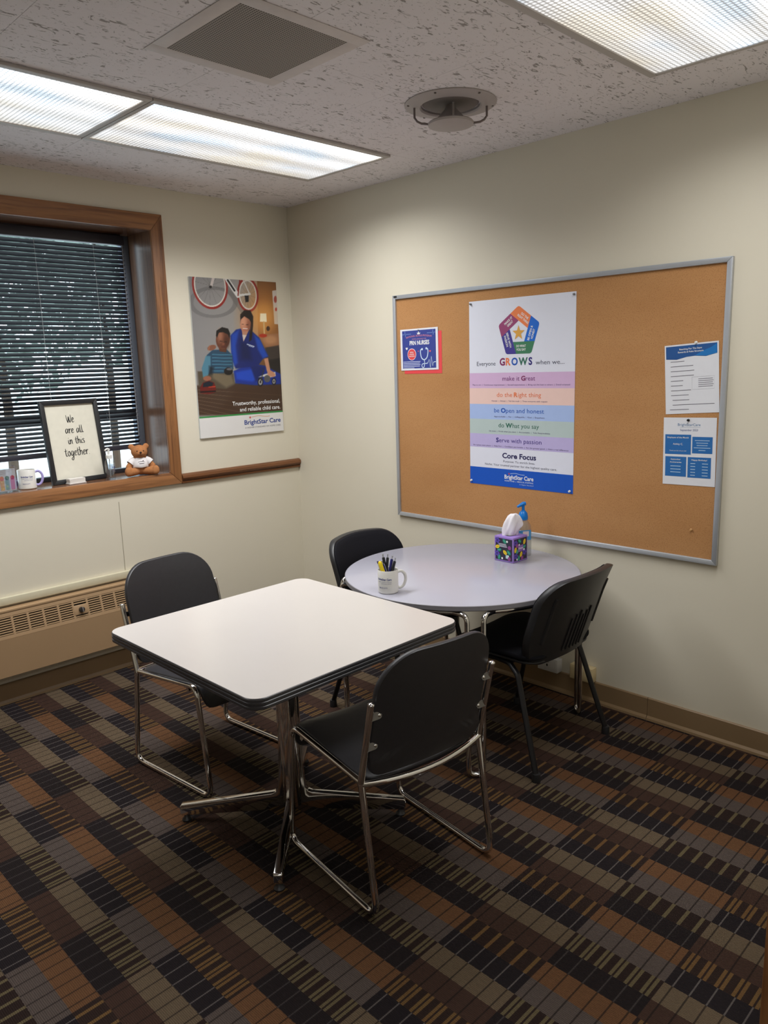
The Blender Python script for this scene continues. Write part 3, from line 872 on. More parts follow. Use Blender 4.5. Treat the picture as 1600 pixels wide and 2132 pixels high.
MB().tube([onshirt(-0.016 + 0.036 * k / 8, 0.077 + 0.004 * math.sin(k / 8 * PI)) for k in range(9)], 0.0008, 5).build('shirt_print', ink((90, 90, 100)), sh)
MB().tube([onshirt(-0.010 + 0.026 * k / 8, 0.070) for k in range(9)], 0.0011, 5).build('shirt_print', ink((120, 120, 130)), sh)
MB().ball(onshirt(0.012, 0.083), 0.0028, 8, 6).build('shirt_print', ink((60, 50, 60)), sh)
BRN = M('dark_brown_thread', (52, 34, 26), 0.6)
MB().ball((0, -0.0525, 0.131), (0.0065, 0.004, 0.0055), 12, 8).build('nose', BRN, tb, True)
MB().tube([(0, -0.0528, 0.128), (0, -0.0525, 0.119)], 0.0009, 6).build('mouth', BRN, tb)
MB().tube([(-0.011, -0.0480, 0.122), (-0.006, -0.0510, 0.118), (0, -0.0523, 0.1185), (0.006, -0.0510, 0.118), (0.011, -0.0480, 0.122)], 0.0009, 6).build('mouth', BRN, tb)
for s in (-1, 1): MB().ball((s * 0.017, -0.0425, 0.139), (0.0032, 0.002, 0.0036), 10, 6).build('eye', BRN, tb, True)
tag(tb, 'tan plush teddy bear in a white shirt sitting on the sill', 'teddy bear')

# mugs ---------------------------------------------------------------
MUGW = M('white_glaze', (224, 222, 216), 0.18, var=0.02)
def mug(loc, rz, hang, hmat, label, r=0.043, h=0.098):
    t_ = empty('mug', loc, rz)
    MB().lathe([(0.0, 0.0), (r * 0.92, 0.0), (r, 0.004), (r, h - 0.002), (r - 0.0015, h), (r - 0.0035, h - 0.002), (r - 0.004, 0.006), (0.0, 0.005)], 36, capb=False, capt=False).build('cup', MUGW, t_, True)
    c, s = math.cos(hang), math.sin(hang)
    pts = [(r - 0.003, h * 0.84), (r + 0.014, h * 0.87), (r + 0.028, h * 0.72), (r + 0.031, h * 0.48), (r + 0.022, h * 0.24), (r + 0.008, h * 0.15), (r - 0.003, h * 0.19)]
    MB().tube(spline([(p_[0] * c, p_[0] * s, p_[1]) for p_ in pts], 6), 0.0062, 10, ry=0.0048).build('handle', hmat, t_, True)
    tag(t_, label, 'mug', 'white printed mugs'); return t_
def muglogo(t_, r, x, y, wd):
    nav = ink((42, 58, 140))
    text('BrightStar Care', x, y, 0.0006, t_, nav, width=wd, size=0.0085, bold=0.02, wrap=r)
    for k, (dx, w2) in enumerate(((0, wd), (wd * 0.12, wd * 0.72))):
        text('A HIGHER STANDARD OF HOME CARE', x + dx, y - 0.008 - 0.007 * k, 0.0006, t_, nav, width=w2, size=0.0028, wrap=r)
    text('708.351.2171', x - wd * 0.1, y - 0.034, 0.0006, t_, nav, width=wd * 0.62, size=0.0055, wrap=r)
m1 = mug((-1.686, 0.098, SZ), math.radians(-35), math.radians(20), M('lilac_glaze', (168, 158, 214), 0.2), 'white printed mug with lilac handle on the window sill')
muglogo(m1, 0.043, 0.012, 0.060, 0.058)

# acrylic stand with leaflet
ac = empty('leaflet_stand', (-1.818, 0.060, SZ), math.radians(10))
ACR = glass_material('clear_acrylic', (0.92, 0.96, 0.98, 1), 0.14)
B('acrylic_front', (-0.075, -0.006, 0.002), (0.075, -0.004, 0.118), ACR, ac)
B('acrylic_back', (-0.075, 0.006, 0.002), (0.075, 0.008, 0.124), ACR, ac)
B('acrylic_base', (-0.075, -0.030, 0.0), (0.075, 0.030, 0.002), ACR, ac)
lf = B('leaflet', (-0.070, -0.0015, 0.004), (0.070, 0.0015, 0.114), M('leaflet_paper', (216, 210, 214), 0.6), ac)
for k, (cc, cd) in enumerate((((168, 160, 214), (110, 96, 170)), ((120, 170, 215), (60, 110, 180)), ((240, 180, 130), (232, 120, 80)), ((150, 178, 165), (36, 112, 84)), ((222, 140, 160), (196, 48, 92)))):
    x = -0.056 + k * 0.027
    o = MB().prism(rrect(0.021, 0.066, 0.006, 4, x, 0.042), -0.0019, -0.0016, 'y').build('colour_bar', ink(cc), lf)
    MB().prism(circ(x, 0.070, 0.011, n=18), -0.0023, -0.00195, 'y').build('colour_dot', ink(cd), lf)
for k in range(3): MB().box((-0.062, -0.0019, 0.108 - k * 0.008), (0.062 - 0.02 * k, -0.0016, 0.1095 - k * 0.008)).build('print_line', ink((150, 146, 156)), lf)
tag(ac, 'clear acrylic stand holding a leaflet at the left end of the sill', 'leaflet stand')

# ================================================================== WALL POSTER (photo print)
PX0, PX1, PZ0, PZ1 = -0.726, -0.119, 1.228, 2.139
po = empty('wall_poster', ((PX0 + PX1) / 2, 0.0, PZ0), mat3=WALL_B)
PWd, PHt = PX1 - PX0, PZ1 - PZ0
B('foam_board', (-PWd / 2, 0, 0.0005), (PWd / 2, PHt, 0.012), M('foam_edge', (206, 210, 212), 0.6), po)
def photo_print():
    nx, ny = 190, 286
    # homography from print (s right, t down) to the drawing grid
    src = [(0, 0), (1, 0), (1, 1), (0, 1)]; dst = [(85, 75), (950, 130), (1045, 1595), (228, 1668)]
    A = []; bb = []
    for (s, t_), (x, y) in zip(src, dst):
        A += [[s, t_, 1, 0, 0, 0, -s * x, -t_ * x], [0, 0, 0, s, t_, 1, -s * y, -t_ * y]]; bb += [x, y]
    hh = np.linalg.solve(np.array(A, float), np.array(bb, float))
    S, T = np.meshgrid(np.linspace(0, 1, nx), np.linspace(0, 1, ny))
    dn = hh[6] * S + hh[7] * T + 1
    X = (hh[0] * S + hh[1] * T + hh[2]) / dn; Y = (hh[3] * S + hh[4] * T + hh[5]) / dn
    C = np.zeros(S.shape + (3,))
    def put(mask, c, a=1.0):
        mk = (mask.astype(float) * a)[..., None]; C[:] = C * (1 - mk) + np.array(c, float) * mk
    def soft(d, w_): return np.clip(0.5 - d / w_, 0, 1)
    def inpoly(pts, ws=5):
        res = np.zeros(S.shape, bool); n = len(pts); dmin = np.full(S.shape, 1e9)
        for i in range(n):
            (x0, y0), (x1, y1) = pts[i], pts[(i + 1) % n]
            if y0 != y1:
                cnd = ((y0 > Y) != (y1 > Y)) & (X < (x1 - x0) * (Y - y0) / (y1 - y0) + x0); res ^= cnd
            L2 = (x1 - x0) ** 2 + (y1 - y0) ** 2 + 1e-9
            u = np.clip(((X - x0) * (x1 - x0) + (Y - y0) * (y1 - y0)) / L2, 0, 1)
            dmin = np.minimum(dmin, np.hypot(X - x0 - u * (x1 - x0), Y - y0 - u * (y1 - y0)))
        return soft(np.where(res, -dmin, dmin), ws)
    def ell(cx, cy, rx, ry, ws=5, rot=0):
        c, s = math.cos(rot), math.sin(rot); x = (X - cx) * c + (Y - cy) * s; y = -(X - cx) * s + (Y - cy) * c
        d = (np.hypot(x / rx, y / ry) - 1) * min(rx, ry); return soft(d, ws)
    def ring(cx, cy, rx, ry, w_, rot=0):
        c, s = math.cos(rot), math.sin(rot); x = (X - cx) * c + (Y - cy) * s; y = -(X - cx) * s + (Y - cy) * c
        d = (np.hypot(x / rx, y / ry) - 1) * (rx + ry) / 2; return soft(np.abs(d) - w_ / 2, 4)
    def seg(x0, y0, x1, y1, w_):
        L2 = (x1 - x0) ** 2 + (y1 - y0) ** 2
        u = np.clip(((X - x0) * (x1 - x0) + (Y - y0) * (y1 - y0)) / L2, 0, 1)
        return soft(np.hypot(X - x0 - u * (x1 - x0), Y - y0 - u * (y1 - y0)) - w_ / 2, 3)
    # room
    g = np.clip((X - 100) / 650, 0, 1)[..., None]
    C[:] = np.array((150, 148, 148)) * (1 - g) + np.array((176, 172, 168)) * g
    put(inpoly([(760, 40), (1100, 40), (1100, 1300), (800, 1300)]), (120, 88, 62))
    put(ell(840, 470, 190, 330, 260), (206, 148, 84), 0.85)
    put(inpoly([(915, 215), (1000, 200), (1000, 550), (940, 545)]), (216, 206, 198)); put(ell(948, 300, 16, 34), (180, 100, 88)); put(ell(955, 400, 10, 18), (196, 76, 70))
    # floor
    put(inpoly([(160, 1150), (1100, 1090), (1100, 1440), (160, 1440)], 20), (92, 70, 54))
    for k in range(7):
        put(seg(190, 1190 + k * 34, 1040, 1250 + k * 62, 5), (150, 130, 112), 0.55)
    put(inpoly([(560, 1180), (1030, 1130), (1030, 1360), (420, 1390)], 80), (84, 58, 38), 0.6)
    # bike: shadow, wheels, frame
    put(ring(330, 330, 220, 140, 40), (120, 118, 118), 0.5); put(seg(480, 200, 640, 430, 60), (126, 122, 120), 0.5)
    for cx, cy, rx, ry, ro in ((295, 165, 165, 225, -0.25), (672, 255, 98, 160, -0.12)):
        put(ring(cx, cy, rx, ry, 22, ro), (160, 58, 50)); put(ring(cx, cy, rx - 16, ry - 18, 12, ro), (222, 216, 208))
        for k in range(14):
            a = k * PI / 7 + 0.2; put(seg(cx, cy, cx + (rx - 20) * math.cos(a), cy + (ry - 26) * math.sin(a), 2), (96, 94, 94), 0.6)
    put(seg(455, 90, 575, 265, 40), (226, 224, 222)); put(seg(470, 110, 540, 215, 18), (40, 40, 44))
    put(seg(575, 262, 690, 248, 22), (220, 218, 214)); put(seg(690, 248, 620, 100, 10), (214, 210, 206)); put(seg(575, 262, 590, 110, 12), (150, 60, 52))
    put(seg(330, 80, 305, 178, 26), (210, 200, 196)); put(ell(302, 178, 14, 14), (30, 30, 32))
    put(inpoly([(640, 262), (680, 262), (682, 325), (650, 330)]), (46, 44, 46))
    # lamp, sofa
    put(ell(832, 470, 110, 120, 120), (250, 196, 118), 0.45)
    put(inpoly([(798, 440), (858, 440), (864, 525), (796, 522)]), (250, 238, 208)); put(seg(835, 525, 842, 640, 14), (220, 190, 140)); put(ell(878, 590, 18, 24), (92, 66, 50))
    put(inpoly([(780, 650), (985, 640), (1010, 780), (860, 770)], 14), (176, 132, 98)); put(ell(905, 700, 60, 40, 30), (198, 154, 116)); put(ell(828, 660, 40, 18), (190, 74, 44))
    put(inpoly([(850, 780), (990, 755), (1030, 1040), (880, 1050)], 14), (84, 74, 68)); put(inpoly([(880, 900), (1010, 880), (1020, 1040), (890, 1045)], 14), (54, 48, 46))
    # seated woman in blue scrubs
    put(inpoly([(540, 1010), (700, 930), (860, 960), (1010, 1040), (1012, 1140), (760, 1150), (560, 1130)], 14), (30, 66, 160))
    put(inpoly([(560, 1020), (720, 990), (780, 1080), (730, 1115), (570, 1090)], 24), (40, 92, 200))
    put(inpoly([(700, 940), (860, 970), (830, 1080), (760, 1110)], 20), (22, 48, 120))
    put(inpoly([(505, 660), (560, 600), (620, 588), (700, 600), (790, 680), (850, 800), (885, 865), (830, 890), (780, 960), (560, 985), (520, 880)], 10), (28, 52, 128))
    put(inpoly([(515, 650), (590, 600), (560, 760), (580, 930), (545, 960), (515, 800)], 26), (44, 98, 196), 0.8)
    put(inpoly([(740, 650), (800, 700), (880, 865), (830, 885), (780, 800)], 22), (46, 104, 204), 0.8)
    put(inpoly([(600, 700), (690, 760), (720, 900), (610, 900)], 50), (20, 36, 92), 0.8)
    put(inpoly([(615, 600), (690, 600), (635, 720)]), (196, 152, 130)); put(inpoly([(622, 650), (665, 655), (635, 715)]), (216, 204, 196))
    put(inpoly([(600, 450), (640, 408), (700, 412), (728, 470), (728, 560), (716, 700), (690, 720), (700, 560), (620, 470), (600, 540)], 8), (46, 34, 30))
    put(ell(652, 540, 52, 84, 6, 0.1), (196, 140, 114)); put(ell(630, 520, 26, 60, 30), (226, 178, 150), 0.7); put(ell(690, 560, 22, 60, 20), (140, 90, 70), 0.6)
    put(inpoly([(600, 470), (640, 430), (705, 470), (715, 545), (690, 500), (640, 468), (606, 500)], 6), (46, 34, 30))
    put(seg(618, 548, 634, 548, 6), (60, 40, 34)); put(seg(660, 552, 678, 552, 6), (60, 40, 34)); put(seg(630, 590, 670, 592, 9), (238, 226, 220)); put(seg(628, 598, 672, 600, 4), (150, 76, 66))
    put(seg(672, 745, 740, 768, 9), (206, 214, 230)); put(seg(690, 762, 738, 776, 5), (186, 196, 220))
    put(inpoly([(842, 890), (880, 880), (905, 1000), (950, 1030), (912, 1070), (870, 1010)], 8), (206, 158, 130))
    # boy with striped top
    put(inpoly([(185, 1010), (330, 1010), (540, 1030), (556, 1140), (470, 1185), (200, 1160)], 14), (104, 94, 78)); put(inpoly([(320, 1020), (520, 1050), (548, 1130), (470, 1170), (340, 1080)], 26), (142, 130, 108), 0.8)
    put(inpoly([(275, 850), (330, 800), (470, 795), (525, 850), (540, 990), (440, 1030), (320, 1030), (240, 1050), (228, 980)], 8), (56, 92, 116))
    for k in range(6): put(seg(330, 845 + k * 32, 520, 850 + k * 32, 11), (92, 144, 166), 0.8)
    put(inpoly([(262, 860), (310, 860), (315, 960), (290, 1050), (240, 1070), (228, 980)], 10), (104, 154, 172), 0.85); put(inpoly([(300, 960), (345, 970), (330, 1040), (300, 1040)], 30), (30, 40, 50), 0.8)
    put(inpoly([(385, 760), (470, 770), (465, 825), (400, 815)]), (110, 70, 52)); put(ell(322, 778, 44, 26, 6, -0.3), (150, 104, 82)); put(seg(300, 760, 290, 800, 12), (170, 120, 96))
    put(ell(432, 690, 70, 106, 6, 0.08), (124, 80, 60)); put(ell(402, 660, 28, 58, 34), (186, 138, 114), 0.75); put(ell(470, 720, 26, 60, 24), (84, 50, 38), 0.6)
    put(inpoly([(362, 660), (366, 610), (420, 576), (480, 590), (502, 640), (496, 690), (480, 648), (430, 625), (390, 630), (372, 680)], 6), (30, 25, 25))
    put(seg(402, 712, 424, 716, 6), (40, 24, 20)); put(seg(448, 720, 468, 722, 6), (40, 24, 20)); put(ell(436, 742, 13, 10), (150, 98, 76)); put(seg(418, 770, 456, 772, 7), (96, 44, 40))
    put(ell(282, 1080, 40, 24, 6), (166, 116, 94))
    put(ell(490, 1010, 44, 38), (30, 28, 30)); put(ell(500, 990, 30, 12), (120, 120, 124))
    # toy car and toy motorbike
    put(inpoly([(212, 1170), (240, 1120), (300, 1100), (350, 1120), (368, 1170), (366, 1215), (300, 1235), (215, 1225)], 8), (120, 38, 30)); put(inpoly([(245, 1125), (300, 1108), (345, 1125), (330, 1155), (240, 1165)], 8), (26, 42, 58)); put(seg(220, 1212, 362, 1205, 14), (36, 24, 24)); put(seg(300, 1165, 360, 1160, 8), (200, 80, 50))
    for cx, cy, rx, ry in ((808, 1118, 28, 44), (942, 1112, 22, 36)): put(ell(cx, cy, rx, ry), (34, 34, 36)); put(ell(cx, cy, rx * .66, ry * .66), (176, 176, 176)); put(ell(cx, cy, rx * .3, ry * .3), (60, 60, 62))
    put(inpoly([(785, 1070), (850, 1040), (955, 1018), (960, 1060), (900, 1075), (840, 1065)], 6), (214, 212, 208)); put(ell(875, 1085, 32, 36), (110, 108, 108)); put(seg(838, 1000, 812, 1110, 9), (70, 70, 72)); put(ell(915, 1040, 42, 26, 8, 0.4), (206, 158, 130))
    # the photograph is low-key
    C[:] = 255 * np.clip(C / 255, 0, 1) ** 1.28
    # green rule and white footer
    put(T > 0.862, (50, 140, 70)); put(T > 0.873, (224, 222, 220))
    lin_ = np.where(C / 255 <= 0.04045, C / 255 / 12.92, ((C / 255 + 0.055) / 1.055) ** 2.4)
    me = bpy.data.meshes.new('photo_print')
    V = np.stack([(S - 0.5) * PWd, (1 - T) * PHt, np.full(S.shape, 0.0122)], -1).reshape(-1, 3)
    idx = np.arange(nx * ny).reshape(ny, nx)
    F = np.stack([idx[1:, :-1], idx[1:, 1:], idx[:-1, 1:], idx[:-1, :-1]], -1).reshape(-1, 4)
    me.from_pydata(V.tolist(), [], F.tolist())
    ca = me.color_attributes.new('print', 'FLOAT_COLOR', 'POINT')
    ca.data.foreach_set('color', np.concatenate([lin_.reshape(-1, 3), np.ones((nx * ny, 1))], 1).astype(np.float32).ravel())
    return link('photo_print', me, vcol_material(), po)
photo_print()
WHT = ink((238, 238, 238)); NAVY = ink((34, 62, 138)); GREY = ink((104, 104, 110))
text('Trustworthy, professional,', 0.285, 0.178, 0.0127, po, WHT, width=0.355, size=0.0235, align='r', bold=0.01)
text('and reliable child care.', 0.285, 0.140, 0.0127, po, WHT, width=0.305, size=0.0235, align='r', bold=0.01)
def star(cx, cy, r, n=5, k=0.42, a0=PI / 2):
    return [(cx + (r if i % 2 == 0 else r * k) * math.cos(a0 + PI * i / n), cy + (r if i % 2 == 0 else r * k) * math.sin(a0 + PI * i / n)) for i in range(2 * n)]
def logo(par, cx, y, wd, col, z, small=None, cap=None, starcol=(196, 60, 60), arc=(214, 160, 120)):
    text('BrightStar Care', cx, y, z, par, col, width=wd, size=cap or wd * 0.098, bold=0.022)
    decal('logo_star', star(cx - wd * 0.34, y + wd * 0.15, wd * 0.036), z, ink(starcol), par)
    ribbon('logo_arc', spline([(cx - wd * 0.30, y + wd * 0.155, 0), (cx - wd * 0.12, y + wd * 0.175, 0), (cx + wd * 0.08, y + wd * 0.150, 0), (cx + wd * 0.20, y + wd * 0.150, 0)], 6), wd * 0.012, z, ink(arc), par)
logo(po, 0.145, 0.058, 0.275, NAVY, 0.0127)
text('A HIGHER STANDARD OF HOME CARE', 0.145, 0.034, 0.0127, po, GREY, width=0.270, size=0.0092)
tag(po, 'tall photo poster of two people on a floor under bicycles, between window and corner', 'poster')

# ================================================================== CORK BOARD
BY0, BY1, BZ0, BZ1 = -0.912, -2.728, 0.769, 1.989
cb = empty('cork_board', (0.0, (BY0 + BY1) / 2, BZ0), mat3=WALL_R)
bw = (BY0 - BY1); bh = BZ1 - BZ0; fw_ = 0.021
B('cork_panel', (-bw / 2 + fw_, fw_, 0.0005), (bw / 2 - fw_, bh - fw_, 0.009), MCORK, cb)
for pts in ([(-bw/2, 0), (bw/2, 0), (bw/2 - fw_, fw_), (-bw/2 + fw_, fw_)], [(-bw/2, bh), (bw/2, bh), (bw/2 - fw_, bh - fw_), (-bw/2 + fw_, bh - fw_)],
            [(-bw/2, 0), (-bw/2, bh), (-bw/2 + fw_, bh - fw_), (-bw/2 + fw_, fw_)], [(bw/2, 0), (bw/2, bh), (bw/2 - fw_, bh - fw_), (bw/2 - fw_, fw_)]):
    bevel(MB().prism(pts, 0.0005, 0.019, 'z').build('frame_bar', ALU, cb), 0.002)
B('corner_clip', (-bw / 2 + 0.012, bh - 0.013, 0.019), (-bw / 2 + 0.034, bh - 0.003, 0.0205), BLACKP, cb)
tag(cb, 'large cork board with silver aluminium frame on the right wall', 'cork board')

def sheet(name, yc, zc, wd, ht, mat, off, label, cat, rot=0.0, group=None, curl=0.0):
    """paper pinned on the board; origin at its centre, local x right, y up"""
    m3 = WALL_R @ Matrix.Rotation(rot, 3, 'Z')
    t_ = empty(name, (-off, yc, zc), mat3=m3)
    nx_, ny_ = 10, 12; vs = []; fs = []
    for s in (0, 1):
        for j in range(ny_ + 1):
            for i in range(nx_ + 1):
                vs.append((wd * (i / nx_ - .5), ht * (j / ny_ - .5), -0.0004 * s))
    K = (nx_ + 1) * (ny_ + 1)
    for j in range(ny_):
        for i in range(nx_):
            a = j * (nx_ + 1) + i; fs.append((a, a + 1, a + nx_ + 2, a + nx_ + 1)); fs.append((K + a, K + a + nx_ + 1, K + a + nx_ + 2, K + a + 1))
    MB().add(vs, fs).build('paper', mat, t_)
    tag(t_, label, cat, group); return t_

# ---- red backing sheet and nurses flyer
sheet('red_paper', -1.1205, 1.6775, 0.271, 0.219, ink((232, 74, 78)), 0.0100, 'plain red sheet pinned behind the blue nurses flyer', 'paper')
fl = sheet('flyer', -1.097, 1.6965, 0.272, 0.219, PAPER, 0.0120, 'blue nurses flyer with stethoscope pinned at the left of the cork board', 'flyer', math.radians(0.5))
FZ = 0.0004
drect('printed_field', -0.122, -0.100, 0.120, 0.101, FZ, ink((52, 66, 146)), fl)
text('NATIONAL BONUS PROGRAM', 0.0, 0.068, FZ * 2, fl, ink((226, 140, 150)), width=0.185, size=0.0095, arc=0.55)
text("WE'RE LOOKING FOR", 0.002, 0.052, FZ * 2, fl, ink((206, 150, 180)), width=0.105, size=0.0065)
text('PRN NURSES', 0.004, 0.025, FZ * 2, fl, WHT, width=0.142, size=0.0215, bold=0.03)
decal('badge_ring', circ(-0.053, -0.025, 0.0315), FZ * 2, ink((244, 226, 236)), fl)
decal('badge', circ(-0.053, -0.025, 0.0285), FZ * 3, ink((222, 74, 76)), fl)
for k, s in enumerate(('BONUS', 'AVAILABLE', 'YEAR ROUND')): text(s, -0.053, -0.017 - k * 0.0105, FZ * 4, fl, WHT, width=(0.026, 0.036, 0.042)[k], size=0.0062, bold=0.02)
def heart(cx, cy, r):
    out = []
    for k in range(24):
        a = 2 * PI * k / 24; out.append((cx + r * 16 * math.sin(a) ** 3 / 17, cy + r * (13 * math.cos(a) - 5 * math.cos(2 * a) - 2 * math.cos(3 * a) - math.cos(4 * a)) / 17))
    return out
decal('heart', heart(-0.090, 0.007, 0.0085), FZ * 2, WHT, fl); decal('heart', heart(0.079, -0.012, 0.007), FZ * 2, ink((226, 96, 108)), fl); decal('heart', heart(-0.005, -0.010, 0.0045), FZ * 2, ink((190, 90, 130)), fl)
LB = ink((206, 224, 246))
ribbon('stethoscope', spline([(0.022, 0.000, 0), (0.012, -0.004, 0), (0.011, -0.022, 0), (0.018, -0.046, 0), (0.037, -0.056, 0), (0.056, -0.044, 0), (0.064, -0.018, 0), (0.062, 0.000, 0), (0.053, 0.003, 0)], 6), 0.0055, FZ * 2, LB, fl)
decal('ear_tip', circ(0.023, 0.000, 0.006, n=14), FZ * 3, LB, fl); decal('ear_tip', circ(0.053, 0.003, 0.006, n=14), FZ * 3, LB, fl)
ribbon('stethoscope', spline([(0.038, -0.056, 0), (0.038, -0.080, 0), (0.034, -0.094, 0), (0.024, -0.096, 0), (0.018, -0.086, 0), (0.024, -0.078, 0), (0.038, -0.076, 0), (0.060, -0.075, 0)], 6), 0.004, FZ * 2, LB, fl)
ribbon('pulse_line', [(0.060, -0.075), (0.071, -0.055), (0.079, -0.099), (0.088, -0.040), (0.097, -0.090), (0.104, -0.070), (0.119, -0.068)], 0.004, FZ * 3, LB, fl)
ribbon('pulse_line', [(-0.121, 0.082), (-0.104, 0.082), (-0.100, 0.099), (-0.096, 0.068), (-0.092, 0.083), (-0.055, 0.083)], 0.0028, FZ * 3, ink((120, 150, 214)), fl)
ribbon('pulse_line', [(0.060, 0.083), (0.098, 0.083), (0.101, 0.099), (0.105, 0.070), (0.109, 0.084), (0.119, 0.084)], 0.0028, FZ * 3, ink((120, 150, 214)), fl)
decal('cap_icon', [(-0.012, 0.090), (-0.006, 0.084), (0, 0.096), (0.006, 0.084), (0.012, 0.090), (0.009, 0.079), (-0.009, 0.079)], FZ * 2, WHT, fl)
for k in range(5): ribbon('print_line', [(-0.117, -0.064 - k * 0.0082), (0.008 - (0.045 if k == 4 else 0.004 * (k % 2)), -0.064 - k * 0.0082)], 0.0034, FZ * 2, ink((196, 202, 232)), fl)

# ---- big poster
gp = sheet('values_poster', -1.745, 1.459, 0.610, 0.916, M('poster_paper', (226, 228, 240), 0.4, var=0.01), 0.0100, 'tall white poster with pentagon logo and pastel bands on the cork board', 'poster')
def gt(t_): return 0.458 - t_ * 0.916
GZ = 0.0004
for ta, tb_, c in ((0.384, 0.466, (212, 178, 214)), (0.466, 0.552, (236, 202, 192)), (0.552, 0.634, (168, 190, 234)), (0.634, 0.715, (184, 200, 198)), (0.715, 0.790, (190, 178, 222)), (0.903, 1.0, (0, 82, 190))):
    drect('colour_band', -0.305, gt(tb_), 0.305, gt(ta), GZ, ink(c), gp)
pc = (-0.005, gt(0.178)); Ro = 0.1245; Ri = 0.0545
Ov = [(pc[0] + Ro * math.sin(2 * PI * k / 5), pc[1] + Ro * math.cos(2 * PI * k / 5)) for k in range(5)]
Iv = [(pc[0] + Ri * math.sin(2 * PI * k / 5), pc[1] + Ri * math.cos(2 * PI * k / 5)) for k in range(5)]
def isect(a, b, c, d):
    x1, y1 = a; x2, y2 = b; x3, y3 = c; x4, y4 = d
    den = (x1 - x2) * (y3 - y4) - (y1 - y2) * (x3 - x4)
    pa = x1 * y2 - y1 * x2; pb = x3 * y4 - y3 * x4
    return ((pa * (x3 - x4) - (x1 - x2) * pb) / den, (pa * (y3 - y4) - (y1 - y2) * pb) / den)
Ev = [isect(Iv[(k + 1) % 5], Iv[k], Ov[k - 1], Ov[k]) for k in range(5)]
pcol = [(236, 128, 72), (0, 100, 204), (58, 124, 88), (62, 52, 142), (150, 62, 110)]
def cornr(a, o, b, r=0.012):
    A, O, Bv = Vector(a), Vector(o), Vector(b); p_ = O + (A - O).normalized() * r; q_ = O + (Bv - O).normalized() * r
    return [tuple(p_ * (1 - u) ** 2 + O * 2 * u * (1 - u) + q_ * u * u) for u in (0, .25, .5, .75, 1)]
ptx = [(('DO THE', 'RIGHT THING'), -36), (('BE OPEN &', 'HONEST'), 72), (('DO WHAT', 'YOU SAY'), 0), (('SERVE WITH', 'PASSION'), -72), (('MAKE IT', 'GREAT'), 36)]
for k in range(5):
    k1 = (k + 1) % 5
    decal('pentagon_block', [Ev[k]] + cornr(Ev[k], Ov[k], Ev[k1]) + [Ev[k1], Iv[k1], Iv[k]], GZ, ink(pcol[k]), gp)
    mid = ((Ov[k][0] + Ev[k1][0] + Iv[k1][0] + Iv[k][0]) / 4, (Ov[k][1] + Ev[k1][1] + Iv[k1][1] + Iv[k][1]) / 4)
    (l1, l2), an = ptx[k]; a = math.radians(an)
    for s, dy in ((l1, 0.003), (l2, -0.014)):
        x = mid[0] - math.sin(a) * dy; y = mid[1] + math.cos(a) * dy
        text(s, x, y, GZ * 2, gp, WHT, size=0.0110, width=min(0.074, 0.0078 * len(s)), rot=a, bold=0.02)
decal('gold_star', star(pc[0], pc[1] - 0.003, 0.037, k=0.40), GZ * 2, ink((222, 164, 70)), gp)
DG = ink((70, 72, 92)); PLUM = ink((128, 36, 92)); ORG = ink((230, 120, 70)); BLU = ink((20, 84, 180)); GRN = ink((40, 104, 84)); IND = ink((44, 34, 120))
yb = gt(0.345)
text('Everyone', -0.199, yb, GZ, gp, DG, width=0.116, size=0.0205)
runs([(ch, .035, mm, 0.10) for ch, mm in zip('GROWS', (PLUM, ORG, BLU, GRN, IND))], -0.021, yb, GZ, gp, 0.034, 0.190)
text('when we...', 0.171, yb, GZ, gp, DG, width=0.156, size=0.0205)
def title(parts, t_, wd, sub, sw_):
    runs(parts, 0.0 - 0.004, gt(t_), GZ * 2, gp, 0.0215, wd)
    text(sub, 0.0 - 0.002, gt(t_ + 0.0255), GZ * 2, gp, ink((84, 70, 116)), width=sw_, size=0.0066)
p1c = ink((112, 40, 112))
title([('make it', 0, p1c, .28), ('G', .035, PLUM, .06), ('reat', 0, p1c, 0)], 0.426, 0.190, 'Play to win  |  Continuous improvement  |  Exceed expectations  |  Bring out the best in others  |  Detail oriented', 0.565)
title([('do the', 0, ORG, .28), ('R', .035, ORG, .06), ('ight thing', 0, ORG, 0)], 0.512, 0.258, 'Honest  |  Ethical  |  Tell the truth  |  Treat everyone with respect', 0.325)
title([('be', 0, BLU, .28), ('O', .035, BLU, .06), ('pen and honest', 0, BLU, 0)], 0.596, 0.292, 'Approachable  |  Fun  |  Unflappable  |  Kind  |  Empathetic', 0.297)
title([('do', 0, GRN, .28), ('W', .035, GRN, .06), ('hat you say', 0, GRN, 0)], 0.676, 0.238, 'On time  |  Finish what you start  |  Accountable  |  Take Responsibility', 0.36)
title([('S', .035, IND, .06), ('erve with passion', 0, ink((64, 44, 130)), 0)], 0.757, 0.268, 'Be a great team player  |  Help first  |  Confident yet humble  |  For the greater good  |  Make a real difference', 0.56)
text('Core Focus', 0.0, gt(0.842), GZ, gp, ink((26, 20, 84)), width=0.200, size=0.0250, bold=0.03)
text('Purpose: To enrich lives.', 0.0, gt(0.866), GZ, gp, DG, width=0.188, size=0.0105)
text('Niche: Your trusted partner for the highest quality care.', 0.004, gt(0.888), GZ, gp, DG, width=0.425, size=0.0105)
logo(gp, 0.0, gt(0.955), 0.172, WHT, GZ * 2, cap=0.020, arc=(190, 210, 240))
text('HOME CARE  |  MEDICAL STAFFING', 0.0, gt(0.970), GZ * 2, gp, ink((214, 226, 246)), width=0.170, size=0.0066, bold=0.01)
text('A Higher Standard', 0.086, gt(0.983), GZ * 2, gp, ink((196, 212, 242)), width=0.082, size=0.0055, align='r')

